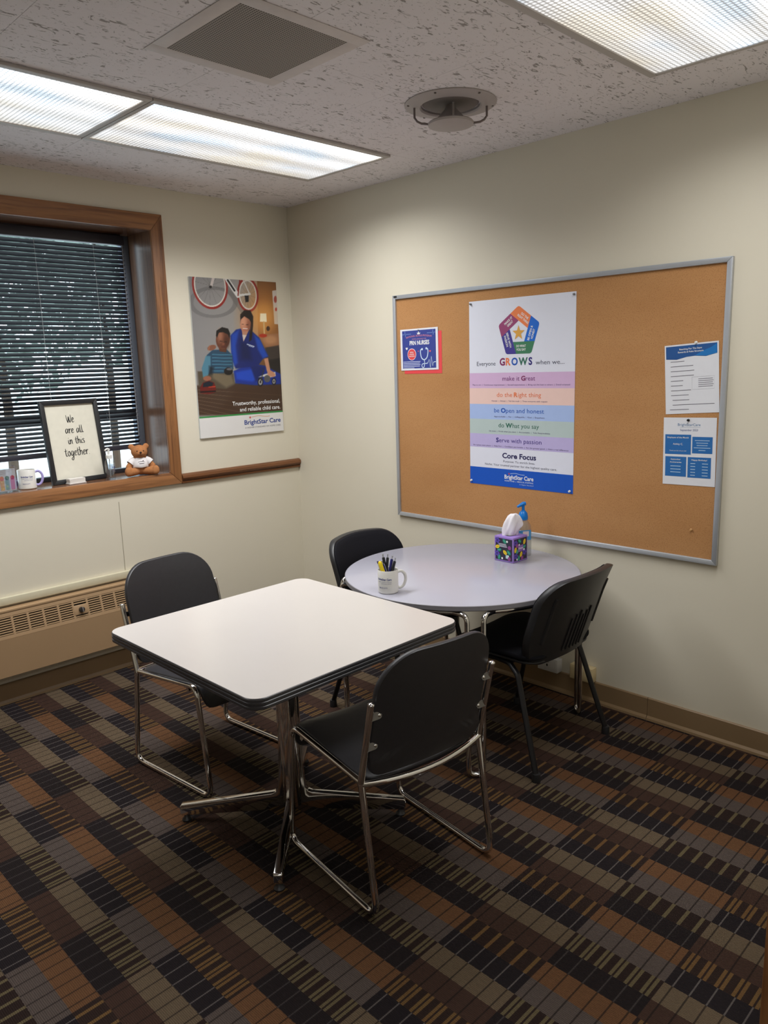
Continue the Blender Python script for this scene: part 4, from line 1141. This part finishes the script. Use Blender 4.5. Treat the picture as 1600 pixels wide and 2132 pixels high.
# ---- two sheets on the right of the board
s1 = sheet('notice_sheet', -2.5865, 1.529, 0.2205, 0.280, PAPER, 0.0105, 'tilted white notice with blue wave header, upper right of the cork board', 'notice', math.radians(3.4))
dk = ink((30, 84, 150)); lt = ink((20, 116, 190))
wave = [(-0.1045, 0.134), (0.1045, 0.134), (0.1045, 0.094), (0.06, 0.085), (0.015, 0.090), (-0.02, 0.088), (-0.06, 0.080), (-0.1045, 0.084)]
decal('header_wave', wave, FZ, dk, s1)
decal('header_wave', [(0.1045, 0.132), (0.1045, 0.094), (0.06, 0.086), (0.015, 0.091), (0.05, 0.108), (0.08, 0.118)], FZ * 2, lt, s1)
text('Reaching For The Stars', -0.002, 0.117, FZ * 3, s1, WHT, width=0.092, size=0.0065, bold=0.015); text('Rewards & Point Structure', -0.002, 0.1055, FZ * 3, s1, WHT, width=0.104, size=0.0065, bold=0.015)
for k, wd in enumerate((.058, .094, .098, .096, .052, .050, .084, .074, .070, .172, .08)):
    y = 0.072 - k * 0.0195; x0 = -0.086 + (0.006 if k > 7 else 0) - (0.012 if k == 10 else 0)
    ribbon('print_line', [(x0, y), (x0 + wd, y)], 0.0022, FZ, ink((96, 92, 104)), s1)
ribbon('print_box', [(0.002, 0.006), (0.092, 0.006), (0.092, -0.044), (0.002, -0.044), (0.002, 0.006)], 0.0008, FZ, ink((170, 172, 180)), s1)
for k in range(5): ribbon('print_line', [(0.028, -0.003 - k * 0.0076), (0.086 + 0.003 * (k % 2), -0.003 - k * 0.0076)], 0.0024, FZ, ink((128, 126, 138)), s1)
s2 = sheet('notice_sheet', -2.590, 1.2315, 0.220, 0.280, PAPER, 0.0105, 'white monthly notice with four blue boxes, lower right of the cork board', 'notice', math.radians(1.2))
text('BrightStarCare', -0.002, 0.106, FZ, s2, ink((70, 122, 170)), width=0.094, size=0.0105)
ribbon('print_line', [(-0.04, 0.1005), (0.045, 0.1005)], 0.0008, FZ, ink((150, 170, 190)), s2)
text('September 2023', -0.002, 0.085, FZ, s2, ink((66, 82, 140)), width=0.074, size=0.0082)
bx = ink((34, 106, 176))
for a in ((-0.102, -0.012, 0.008, 0.070), (0.013, -0.006, 0.096, 0.062), (-0.100, -0.105, -0.010, -0.022), (-0.004, -0.107, 0.092, -0.022)): drect('blue_box', *a, FZ, bx, s2)
text('Employee of the Month', -0.047, 0.055, FZ * 2, s2, WHT, width=0.090, size=0.0062, bold=0.01); text('Ashley C.', -0.047, 0.027, FZ * 2, s2, WHT, width=0.042, size=0.0078); text('Thank you for all you do!', -0.047, 0.001, FZ * 2, s2, WHT, width=0.072, size=0.0042)
text('September', -0.055, -0.036, FZ * 2, s2, WHT, width=0.042, size=0.0058, bold=0.01); text('Anniversaries', -0.055, -0.048, FZ * 2, s2, WHT, width=0.050, size=0.0058, bold=0.01)
text('Happy Birthday!', 0.044, -0.036, FZ * 2, s2, WHT, width=0.064, size=0.0060, bold=0.01)
LBX = ink((176, 206, 236))
for k in range(5): ribbon('print_line', [(0.054 - (.030, .024, .022, .034, .014)[k], 0.047 - k * 0.010), (0.054 + (.030, .024, .022, .034, .014)[k], 0.047 - k * 0.010)], 0.0026, FZ * 2, LBX, s2)
for k in range(3): ribbon('print_line', [(-0.055 - .022, -0.062 - k * 0.0125), (-0.055 + .022, -0.062 - k * 0.0125)], 0.003, FZ * 2, LBX, s2)
for k in range(5):
    ribbon('print_line', [(0.008, -0.048 - k * 0.0122), (0.028, -0.048 - k * 0.0122)], 0.003, FZ * 2, LBX, s2); ribbon('print_line', [(0.056, -0.048 - k * 0.0122), (0.080, -0.048 - k * 0.0122)], 0.003, FZ * 2, LBX, s2)

def pin(y, z, mat, label, off=0.0112, r=0.0055):
    t_ = empty('push_pin', (-off, y, z), mat3=WALL_R)
    MB().lathe([(0.0, 0.0), (r * 0.9, 0.0), (r, 0.0015), (r * 0.6, 0.003), (r * 0.55, 0.006), (r * 0.85, 0.0085), (0.0, 0.0095)], 14, capb=False, capt=False).build('pin_head', mat, t_, True)
    MB().tube([(0, 0, 0.0), (0, 0, -0.005)], 0.0006, 5).build('pin_point', ALU, t_)
    tag(t_, label, 'push pin', 'push pins on the cork board')
WPIN = M('white_pin', (236, 236, 232), 0.3); BPIN = M('black_pin', (22, 22, 24), 0.3); SPIN = M('steel_pin', (150, 150, 152), 0.3, 0.8)
pin(-1.452, 1.905, SPIN, 'steel pin at the upper left corner of the tall white poster'); pin(-2.040, 1.905, SPIN, 'steel pin at the upper right corner of the tall white poster')
pin(-1.450, 1.017, WPIN, 'white pin at the lower left corner of the tall white poster'); pin(-2.034, 1.013, WPIN, 'white pin at the lower right corner of the tall white poster')
pin(-2.583, 1.361, BPIN, 'black pin holding the monthly notice with blue boxes'); pin(-2.600, 1.672, WPIN, 'white pin above the tilted notice with the wave header')
pin(-2.615, 0.905, M('tan_pin', (196, 150, 96), 0.4), 'tan pin alone near the lower right of the cork board', 0.0098); pin(-1.099, 1.797, SPIN, 'small pin at the top of the blue nurses flyer', 0.0130, 0.003)

# ================================================================== OUTLET BOXES
def wallbox(yc, zc, w2, h2, dpt, mat, label, name='wall_socket_box'):
    t_ = empty(name, (-0.0005, yc, zc), mat3=WALL_R)
    bevel(MB().box((-w2, -h2, 0.0), (w2, h2, dpt)).build('box', mat, t_), 0.004)
    B('cover_plate', (-w2 + 0.006, -h2 + 0.006, dpt), (w2 - 0.006, h2 - 0.006, dpt + 0.003), mat, t_, 0.0015)
    MB().prism(circ(0, 0, 0.0045, 0.007, 12), dpt + 0.003, dpt + 0.0036, 'z').build('jack_hole', BLACKP, t_)
    B('latch_slot', (-0.014, 0.014, dpt + 0.003), (0.010, 0.016, dpt + 0.0034), M('slot_grey', (110, 108, 106), 0.6), t_)
    tag(t_, label, 'socket box')
wallbox(-1.945, 0.139, 0.057, 0.034, 0.045, M('grey_white_box', (222, 221, 220), 0.45), 'white surface socket box above the skirting under the round table')
wallbox(-2.130, 0.142, 0.060, 0.036, 0.045, M('ivory_box', (214, 194, 150), 0.45), 'ivory surface socket box behind the legs of the right-hand chair')

# ================================================================== TABLES
sq = empty('square_table', (-1.596, -1.883, 0.0))
SQW, SQH = 0.872, 0.868
LAMW = M('white_laminate', (206, 200, 195), 0.24, var=0.015, scale=5)
EDG = M('black_rubber_edge', (62, 61, 64), 0.32, var=0.05)
MB().prism(rrect(SQW - 0.006, SQH - 0.006, 0.048, 10), 0.712, 0.7455, 'z').build('table_top', LAMW, sq)
prof = [(0.0, 0.7450), (0.002, 0.7435), (0.003, 0.7395), (0.0005, 0.7375), (0.0005, 0.7345), (0.003, 0.7325), (0.003, 0.7275), (0.0005, 0.7255), (0.0005, 0.7225), (0.003, 0.7205), (0.003, 0.7140), (0.0, 0.7110), (-0.006, 0.7110)]
mb = MB(); vs = []; ring_n = None
for o_, z_ in prof:
    rr = rrect(SQW - 0.006 + 2 * o_, SQH - 0.006 + 2 * o_, 0.048 + o_, 10); ring_n = len(rr); vs += [(p_[0], p_[1], z_) for p_ in rr]
mb.add(vs, [(i * ring_n + k, i * ring_n + (k + 1) % ring_n, (i + 1) * ring_n + (k + 1) % ring_n, (i + 1) * ring_n + k) for i in range(len(prof) - 1) for k in range(ring_n)])
o = mb.build('edge_band', EDG, sq); shade(o.data, 30)
B('support_plate', (-0.20, -0.20, 0.700), (0.20, 0.20, 0.7115), BLACKM, sq, 0.003)
for k in range(4):
    a = math.radians(45 + 90 * k)
    pr = [(0.004, 0.702), (0.040, 0.702), (0.040, 0.30), (0.043, 0.20), (0.050, 0.128), (0.058, 0.112), (0.075, 0.104), (0.405, 0.068), (0.412, 0.062), (0.412, 0.032), (0.405, 0.026), (0.10, 0.040), (0.03, 0.060), (0.004, 0.075)]
    leg = MB().prism([(p_[0], p_[1]) for p_ in pr], -0.0145, 0.0145, 'y').build('pedestal_leg', CHROME, sq)
    bevel(leg, 0.003, 2); leg.rotation_euler = (0, 0, a); leg.location = (0.012, 0.020, 0)
    g = MB().lathe([(0.0, -0.026), (0.017, -0.026), (0.018, -0.020), (0.010, -0.012), (0.008, 0.0)], 14, capb=False, capt=True).build('glide', BLACKP, leg, True)
    g.location = (0.392, 0, 0.0265)
MB().lathe([(0.036, 0.06), (0.036, 0.702)], 24).build('column_core', CHROME, sq, True).location = (0.012, 0.020, 0)
tag(sq, 'square white table with ribbed black edge on a chrome pedestal', 'table')

rt = empty('round_table', (-0.540, -1.808, 0.0))
RT, RZ = 0.523, 0.705
GREYL = M('grey_laminate', (176, 175, 187), 0.22, var=0.012, scale=5)
MB().lathe([(0.0, RZ), (RT - 0.004, RZ), (RT - 0.002, RZ - 0.001), (RT - 0.002, RZ - 0.0012)], 96, capb=False, capt=False).build('table_top', GREYL, rt, True)
MB().lathe([(RT - 0.0025, RZ - 0.0005), (RT, RZ - 0.002), (RT, RZ - 0.019), (RT - 0.003, RZ - 0.022), (0.0, RZ - 0.022)], 96, capb=False, capt=False).build('edge_band', M('grey_edge', (140, 138, 144), 0.4), rt, True)
MB().lathe([(0.0, RZ - 0.034), (0.28, RZ - 0.034), (0.28, RZ - 0.0225), (0.0, RZ - 0.0225)], 40, capb=False, capt=False).build('under_plate', BLACKM, rt)
for k in range(4):
    a0 = math.radians(45 + 90 * k); rl = 0.537; da = 0.060
    zt = RZ - 0.034
    def cyl(r_, a, z_): return Vector((r_ * math.cos(a), r_ * math.sin(a), z_))
    left = [cyl(0.492, a0 - PI / 4 + i * (PI / 4 - da - 0.10) / 6, zt) for i in range(7)]
    right = [cyl(0.492, a0 + PI / 4 - i * (PI / 4 - da - 0.10) / 6, zt) for i in range(7)]
    path = left + [cyl(rl, a0 - da, zt)] + [cyl(rl, a0 - da * 0.9, 0.0115), cyl(rl, a0 + da * 0.9, 0.0115)] + [cyl(rl, a0 + da, zt)] + right[::-1]
    MB().tube(fillet(path, 0.030, 6), 0.0105, 12).build('leg_loop', CHROME, rt, True)
tag(rt, 'round grey table on chrome hairpin tube legs by the right wall', 'table')

# things on the round table
TZ = RZ + 0.0005
m2 = mug((-0.986, -1.789, TZ), math.radians(-52), math.radians(18), MUGW, 'white printed mug full of pens on the round table', 0.042, 0.096)
muglogo(m2, 0.042, -0.012, 0.058, 0.062)
def pen(lx, ly, tx, ty, top, body, tip, label, kind='pen'):
    """stands in the mug: foot at (lx,ly) inside, leaning towards (tx,ty)"""
    base = Vector((-0.986 + lx, -1.789 + ly, TZ + 0.0085)); end = Vector((-0.986 + tx, -1.789 + ty, TZ + top))
    d = (end - base); L = d.length; q_ = Vector((0, 0, 1)).rotation_difference(d.normalized())
    t_ = empty(kind, base); t_.rotation_mode = 'QUATERNION'; t_.rotation_quaternion = q_
    if kind == 'pen':
        MB().lathe([(0.0, 0.0), (0.0015, 0.002), (0.0050, 0.014), (0.0058, L * 0.55), (0.0058, L - 0.018), (0.0045, L - 0.014)], 12, capb=False, capt=True).build('barrel', body, t_, True)
        MB().lathe([(0.0026, L - 0.014), (0.0026, L - 0.003), (0.0034, L - 0.002), (0.0034, L), (0.0, L)], 10, capb=False, capt=False).build('clicker', ALU, t_, True)
        B('clip', (0.0058, -0.0020, L - 0.050), (0.0078, 0.0020, L - 0.016), tip, t_, 0.0005)
    elif kind == 'highlighter':
        MB().lathe([(0.0, 0.0), (0.0075, 0.0), (0.0085, 0.004), (0.0085, L - 0.012), (0.0075, L - 0.004), (0.004, L), (0.0, L)], 14, capb=False, capt=False).build('barrel', body, t_, True)
        MB().lathe([(0.0088, L * 0.30), (0.0088, L * 0.32)], 14, capb=False, capt=False).build('cap_ring', tip, t_, True)
    else:
        MB().lathe([(0.0, 0.0), (0.0012, 0.004), (0.0032, 0.012), (0.0034, L - 0.010)], 10, capb=False, capt=True).build('barrel', body, t_, True)
        MB().lathe([(0.0036, L - 0.010), (0.0036, L), (0.0, L)], 10, capb=True, capt=False).build('end_cap', tip, t_, True)
    tag(t_, label, kind if kind != 'stick_pen' else 'pen', 'pens standing in the white mug')
NB = M('navy_barrel', (36, 36, 104), 0.3); KB = M('black_barrel', (34, 36, 42), 0.3); WB_ = M('white_barrel', (226, 226, 230), 0.3)
# camera's right is about (0.707,-0.707); left the opposite
R2 = Vector((0.707, -0.707)); D2 = Vector((0.69, 0.70))
def rel(r_, d): p_ = R2 * r_ + D2 * d; return p_.x, p_.y
for (r0, d0, r1, d1, tp, bo, ti, kd, lb) in (
    (-0.012, 0.006, -0.041, 0.008, 0.128, WB_, NB, 'stick_pen', 'white stick pen with navy end, far left in the mug'),
    (0.004, -0.016, -0.033, -0.012, 0.132, M('yellow_barrel', (242, 214, 30), 0.3), M('yellow_ring', (214, 180, 20), 0.3), 'highlighter', 'yellow highlighter standing in the mug'),
    (0.000, 0.012, -0.019, 0.020, 0.155, KB, ALU, 'pen', 'black click pen, left of the two rear pens in the mug'),
    (-0.012, 0.006, 0.002, 0.024, 0.153, KB, WHITEP, 'pen', 'black and navy click pen in the middle of the mug'),
    (-0.010, -0.004, 0.021, 0.006, 0.150, NB, WHITEP, 'pen', 'navy click pen right of the mug centre'),
    (-0.004, -0.014, 0.033, -0.002, 0.143, KB, ALU, 'pen', 'black click pen leaning furthest right in the mug'),
    (0.012, 0.000, -0.024, 0.004, 0.130, NB, WHITEP, 'pen', 'short navy pen behind the yellow highlighter')):
    (a, b), (c, d) = rel(r0, d0), rel(r1, d1); pen(a, b, c, d, tp, bo, ti, lb, kd)

# tissue box
tx = empty('tissue_box', (-0.250, -1.871, TZ), math.radians(-2))
TS = 0.054; TH = 0.118
MLIL = M('lilac_card', (150, 122, 196), 0.5, var=0.03); MDKV = M('dark_violet_print', (46, 40, 62), 0.5)
MB().box((-TS, -TS, 0), (TS, TS, TH)).build('carton', MLIL, tx); bevel(tx.children[0], 0.0015)
fy = ink((240, 208, 40)); fg = ink((20, 140, 112)); fw2 = ink((240, 240, 240)); fp = ink((146, 70, 140)); fv = ink((88, 66, 168))
def face(m3, loc):
    f_ = empty('printed_side', loc, mat3=m3); f_.parent = tx; return f_
faces = [(Matrix(((1, 0, 0), (0, 0, -1), (0, 1, 0))), (0, -TS, 0)), (Matrix(((0, 0, -1), (-1, 0, 0), (0, 1, 0))), (-TS, 0, 0))]
def leaf(cx, cy, rx, ry, rot, n=16):
    return [(cx + rx * math.cos(a) * math.cos(rot) - ry * math.sin(a) * abs(math.sin(a)) ** 0.3 * math.sin(rot), cy + rx * math.cos(a) * math.sin(rot) + ry * math.sin(a) * abs(math.sin(a)) ** 0.3 * math.cos(rot)) for a in [2 * PI * k / n for k in range(n)]]
rt_ = random.Random(4)
for fi, (m3, loc) in enumerate(faces):
    side = MB().add([tuple(m3 @ Vector(p_) + Vector(loc)) for p_ in ((-TS + .007, .008, .0006), (TS - .005, .008, .0006), (TS - .005, TH - .008, .0006), (-TS + .007, TH - .008, .0006))], [(0, 1, 2, 3)]).build('printed_side', MDKV, tx)
    def put(nm, pts, z, mat):
        MB().add([tuple(m3 @ Vector((p_[0], p_[1], z)) + Vector(loc)) for p_ in pts], [tuple(range(len(pts)))]).build(nm, mat, side)
    lay = ([('y', -.036, .068, .3), ('g', -.026, .054, .2), ('y', .008, .045, -.7), ('g', .030, .047, -.8), ('g', .005, .098, -.7), ('g', -.026, .020, 1.5), ('v', -.036, .098, 0), ('v', -.038, .036, 0), ('p', .034, .070, 0), ('p', .032, .018, 0), ('w', .020, .098, 0), ('w', .026, .030, 0), ('w', -.008, .016, 0)],
           [('y', .030, .090, 1.2), ('g', -.006, .098, -.6), ('y', -.037, .060, 1.3), ('g', -.024, .050, 1.0), ('g', .028, .066, .3), ('y', .005, .034, 1.2), ('g', -.012, .018, 1.4), ('v', -.036, .092, 0), ('v', .030, .040, 0), ('v', -.034, .030, 0), ('p', -.026, .078, 0), ('p', .012, .016, 0), ('w', -.010, .080, 0), ('w', .026, .054, 0), ('w', -.026, .014, 0)])[1 - fi]
    for q, (kd, x, y, ro) in enumerate(lay):
        z = 0.0009 + 0.00004 * q
        if kd in 'yg':
            put('leaf', leaf(x, y, 0.0135, 0.0085, ro), z, fy if kd == 'y' else fg)
            c_, s_ = math.cos(ro), math.sin(ro); put('leaf_vein', [(x - .007 * c_ + .0008 * s_, y - .007 * s_ - .0008 * c_), (x + .007 * c_ + .0008 * s_, y + .007 * s_ - .0008 * c_), (x + .007 * c_ - .0008 * s_, y + .007 * s_ + .0008 * c_), (x - .007 * c_ - .0008 * s_, y - .007 * s_ + .0008 * c_)], z + 0.00003, ink((150, 120, 20)) if kd == 'y' else ink((150, 210, 196)))
        elif kd == 'v':
            put('flower', [(x + (0.013 + 0.003 * math.cos(5 * a)) * math.cos(a), y + (0.013 + 0.003 * math.cos(5 * a)) * math.sin(a)) for a in [2 * PI * k / 30 for k in range(30)]], z, fv); put('flower_eye', circ(x, y, 0.004, n=10), z + 0.00003, ink((44, 30, 92)))
        elif kd == 'p': put('berry', circ(x, y, 0.0095, n=16), z, fp)
        else: put('white_dot', circ(x, y, 0.0052, n=12), z, fw2)
    if fi == 1:
        for k in range(3): put('print_line', [(-.030 + .002 * k, .085 - k * .006), (.014 + .003 * k, .085 - k * .006), (.014 + .003 * k, .082 - k * .006), (-.030 + .002 * k, .082 - k * .006)], 0.0009, ink((214, 214, 226)))
        put('pale_square', [(.013, .018), (.026, .018), (.026, .034), (.013, .034)], 0.0016, ink((190, 220, 226)))
    else:
        put('name_plate', [(-.018, .046), (.020, .050), (.020, .080), (-.018, .076)], 0.0016, ink((132, 100, 170)))
        to, _ = text('Kleenex', 0.001, 0.060, 0.0019, side, ink((232, 216, 232)), width=0.034, size=0.010, bold=0.02)
        to.data.transform(Matrix.Translation(loc) @ m3.to_4x4())
MB().prism(rrect(0.060, 0.038, 0.018, 6), TH + 0.0002, TH + 0.0008, 'z').build('opening', M('opening_dark', (60, 56, 66), 0.7), tx)
# the pulled-up tissue
tv = []; nu, nv = 28, 12
for j in range(nv + 1):
    v = j / nv
    for i in range(nu):
        a = 2 * PI * i / nu
        wx = 0.030 + 0.008 * v - 0.014 * max(0, v - 0.72) / 0.28; wy = 0.012 + 0.006 * math.sin(v * PI)
        fold = 1 + 0.22 * math.sin(4 * a + 3 * v) + 0.10 * math.sin(7 * a - 5 * v)
        x = wx * fold * math.cos(a) * (1.0 if v < 0.98 else 0.75); y = wy * fold * math.sin(a)
        ca_, sa_ = 0.707, -0.707
        shx = -0.010 + 0.030 * v
        z = TH - 0.012 + 0.112 * v - (0.020 * max(0, (x - 0.008) / 0.03) * v)
        X_ = x + shx
        tv.append((X_ * ca_ - y * sa_, X_ * sa_ + y * ca_, z))
tf = [(j * nu + i, j * nu + (i + 1) % nu, (j + 1) * nu + (i + 1) % nu, (j + 1) * nu + i) for j in range(nv) for i in range(nu)] + [tuple(nv * nu + i for i in range(nu))]
o = MB().add(tv, tf).build('tissue', M('tissue_paper', (236, 232, 236), 0.9, var=0.02), tx); shade(o.data, 80)
tag(tx, 'violet tissue box with yellow and green leaf print on the round table', 'tissue box')

# pump bottle behind the tissue box
pb = empty('pump_bottle', (-0.148, -1.868, TZ), math.radians(-30)); pb.scale = (1.1, 1.1, 1.13)
PBL = M('bright_blue_plastic', (0, 120, 206), 0.3)
ol = lambda k: rrect(0.072 * k, 0.044 * k, 0.020 * k, 6)
mb = MB(); vs = []; pr = [(0.95, 0.0), (1.0, 0.004), (1.0, 0.105), (0.92, 0.128), (0.62, 0.148), (0.40, 0.156)]
for k, z_ in pr: rr = ol(k); vs += [(p_[0], p_[1], z_) for p_ in rr]
n_ = len(ol(1)); mb.add(vs, [(i * n_ + k, i * n_ + (k + 1) % n_, (i + 1) * n_ + (k + 1) % n_, (i + 1) * n_ + k) for i in range(len(pr) - 1) for k in range(n_)] + [tuple(range(n_ - 1, -1, -1))])
o = mb.build('bottle', glass_material('frosted_bottle', (0.84, 0.86, 0.86, 1), 0.30, 0.25), pb); shade(o.data)
B('label', (-0.030, -0.0232, 0.070), (0.026, -0.0222, 0.112), ink((70, 150, 208)), pb)
B('label_patch', (-0.012, -0.0238, 0.086), (0.016, -0.0233, 0.108), ink((226, 210, 214)), pb)
MB().lathe([(0.0, 0.155), (0.020, 0.155), (0.021, 0.166), (0.018, 0.182), (0.010, 0.192), (0.0065, 0.195), (0.0065, 0.215), (0.0, 0.215)], 20, capb=False, capt=False).build('pump_collar', PBL, pb, True)
MB().tube([(0.010, 0.0, 0.222), (0.0, 0, 0.221), (-0.014, 0, 0.216), (-0.028, 0, 0.210)], [0.008, 0.0095, 0.007, 0.0045], 10).build('pump_spout', PBL, pb, True)
tag(pb, 'clear pump bottle with bright blue pump behind the tissue box', 'bottle')

# ================================================================== SLED CHAIRS
def sled_chair(label, loc, ang):
    """local +y = the way the sitter faces"""
    t_ = empty('sled_chair', loc, ang - PI / 2)
    hw = 0.235; r = 0.0105
    for s in (-1, 1):
        x = s * hw; xi = s * (hw - 0.012)
        loop = [(x, -0.190, 0.420), (x, -0.250, 0.0112), (x, 0.252, 0.0112), (x, 0.205, 0.452), (x - s * 0.004, -0.190, 0.420)]
        MB().tube(fillet(loop, 0.045, 7), r, 12).build('side_frame', CHROME, t_, True)
        po_ = MB().tube([(x, -0.188, 0.415), (x, -0.222, 0.560), (x, -0.254, 0.690)], r, 12).build('back_post', CHROME, t_, True)
        MB().ball((x, -0.254, 0.690), (r, r, 0.006), 12, 6).build('post_cap', CHROME, po_, True)
        for zc in (0.648, 0.545):
            yb_ = -0.188 - (zc - 0.415) * 0.24
            br = MB().prism([(0, -0.011), (0.030, -0.011), (0.037, -0.008), (0.040, 0), (0.037, 0.008), (0.030, 0.011), (0, 0.011)], -0.0015, 0.0015, 'y').build('bracket', M('dull_steel', (128, 127, 126), 0.32, 0.9), t_)
            br.location = (x, yb_ - 0.004, zc); br.scale = (-s, 1, 1); br.rotation_euler = (math.radians(-12), 0, 0)
            MB().ball((0.031, -0.0018, 0), (0.0055, 0.003, 0.0055), 10, 6).build('screw', CHROME, br, True)
    cr = [( -hw + 2 * hw * k / 12, -0.192 - 0.034 * (1 - (2 * k / 12 - 1) ** 2), 0.418 - 0.012 * (1 - (2 * k / 12 - 1) ** 2)) for k in range(13)]
    MB().tube(cr, r * 0.95, 10).build('rear_bar', CHROME, t_, True)
    fr = [( -hw + 2 * hw * k / 8, 0.150, 0.432 - 0.004) for k in range(9)]
    MB().tube(fr, r * 0.8, 10).build('front_bar', CHROME, t_, True)
    # seat: dished pad with a waterfall front
    def sfn(u, v, w_):
        z = 0.440 - 0.018 * (1 - (u / 0.23) ** 2) * (0.5 + 0.5 * math.cos((v - 0.0) * 5.0)) + 0.020 * (v / 0.22)
        y = v
        if v > 0.17:
            k = (v - 0.17); a = min(k / 0.055, 1.45); y = 0.17 + 0.060 * math.sin(a) + w_ * math.sin(a); z = z - 0.062 * (1 - math.cos(a)) - (0.024 * max(0, k - 0.03) / 0.03) + w_ * math.cos(a) - w_
        return (u, y, z + w_)
    MB().cushion(densify(rrect(0.445, 0.455, [0.05, 0.05, 0.07, 0.07], 6, 0, 0.030), 0.03), sfn, 0.034, 0.55, 9).build('seat', BLACKV, t_, True)
    # backrest: tall rounded pad, hollowed sideways
    def bfn(u, v, w_):
        lean_ = -0.200 - (v - 0.43) * 0.235
        y = lean_ + 0.030 * (abs(u) / 0.215) ** 2 * (1 if v > 0.5 else 0.6) - 0.012 + w_
        return (u, y, v)
    ol_ = densify(rrect(0.432, 0.395, [0.125, 0.125, 0.045, 0.045], 10, 0, 0.6355), 0.03)
    MB().cushion(ol_, bfn, 0.036, 0.45, 8, pback=0.15).build('backrest', BLACKV, t_, True)
    tag(t_, label, 'chair', 'black chairs with chrome sled bases')
    return t_
sled_chair('black chrome sled-base chair between the square table and the heater', (-1.519, -1.273, 0), math.radians(-84.5))
sled_chair('black chrome sled-base chair with its back to the viewer, nearest in front', (-1.483, -2.258, 0), math.radians(81.9))

# ================================================================== FOUR-LEGGED CHAIRS
def leg_chair(label, loc, ang):
    t_ = empty('stacking_chair', loc, ang - PI / 2)
    for s in (-1, 1):
        rear = fillet([(s * 0.268, -0.180, 0.022), (s * 0.228, -0.062, 0.400), (s * 0.215, -0.015, 0.432), (s * 0.208, 0.060, 0.434)], 0.035, 6)
        front = fillet([(s * 0.262, 0.285, 0.022), (s * 0.226, 0.190, 0.400), (s * 0.215, 0.140, 0.432), (s * 0.208, 0.060, 0.434)], 0.035, 6)
        for pth, nm in ((rear, 'leg'), (front, 'leg')):
            lg = MB().tube(pth, 0.0145, 12, ry=0.0095).build(nm, BLACKM, t_, True)
            p_ = pth[0]; MB().lathe([(0.0, 0.0), (0.017, 0.0), (0.018, 0.006), (0.016, 0.034)], 14, capb=False).build('foot_cap', BLACKP, lg, True).location = (p_[0], p_[1], 0.0005)
    for y in (0.0, 0.125):
        MB().tube([(-0.21, y, 0.425), (0.21, y, 0.425)], 0.009, 8).build('cross_bar', BLACKM, t_, True)
    def sfn(u, v, w_):
        z = 0.462 + 0.022 * (abs(u) / 0.23) ** 2 * 0.6 - 0.05 * max(0, v - 0.21) ** 1.3 * 4 + 0.03 * max(0, -v - 0.08)
        return (u, v, z + w_)
    so = densify(rrect(0.465, 0.420, [0.09, 0.09, 0.07, 0.07], 8, 0, 0.075), 0.035)
    MB().cushion(so, sfn, 0.042, 0.6, 8).build('seat', BLACKF, t_, True)
    MB().cushion([(p_[0] * 0.97, 0.075 + (p_[1] - 0.075) * 0.97) for p_ in so], lambda u, v, w_: (u, v, sfn(u, v, 0)[2] - 0.022 + w_), 0.014, 0.3, 4).build('seat_shell', BLACKP, t_, True)
    # back
    def by(v): return -0.128 - 0.33 * (v - 0.44) - 0.10 * max(0, v - 0.70)
    def curve(u): return 0.055 * (abs(u) / 0.235) ** 2
    def bfn(u, v, w_): return (u, by(v) + curve(u) + w_, v)
    outl = densify([(p_[0] * (0.90 + 0.10 * min(1, max(0, (p_[1] - 0.455) / 0.10))), p_[1] + 0.016 * math.cos(p_[0] / 0.235 * PI / 2)) for p_ in densify(rrect(0.485, 0.362, [0.085, 0.085, 0.075, 0.075], 8, 0, 0.610), 0.03)], 0.03)
    MB().cushion(outl, lambda u, v, w_: bfn(u * 0.97, 0.618 + (v - 0.618) * 0.97, w_ + 0.016), 0.030, 0.55, 8).build('back_cushion', BLACKF, t_, True)
    sh_ = MB().cushion(outl, lambda u, v, w_: bfn(u, v, w_ - 0.004), 0.036, 0.12, 8, pback=0.0).build('back_shell', BLACKP, t_, True)
    for k in range(6):
        u = -0.062 + k * 0.025
        pts = [bfn(u + 0.010 * (z_ - 0.5), z_, -0.0225) for z_ in (0.475, 0.50, 0.53, 0.56, 0.59, 0.62 + 0.012 * (k % 3))]
        MB().tube(pts, 0.0035, 6).build('rib', BLACKP, sh_, True)
    for s in (-1, 1):
        MB().tube([bfn(s * 0.186, z_, -0.0185) for z_ in (0.535, 0.58, 0.63, 0.68, 0.73)], 0.0085, 8).build('side_ridge', BLACKP, sh_, True)
        MB().tube(fillet([(s * 0.130, 0.02, 0.428), (s * 0.130, -0.105, 0.428), (s * 0.135, by(0.60) + 0.012, 0.60)], 0.05, 7), 0.011, 8, ry=0.006).build('back_upright', BLACKM, t_, True)
    tag(t_, label, 'chair', 'black four-legged stacking chairs at the round table')
    return t_
leg_chair('black four-legged chair at the right of the round table, seen from behind', (-0.520, -2.200, 0), math.radians(90))
leg_chair('black four-legged chair behind the round table, only its back and one leg showing', (-0.590, -1.432, 0), math.radians(-86))
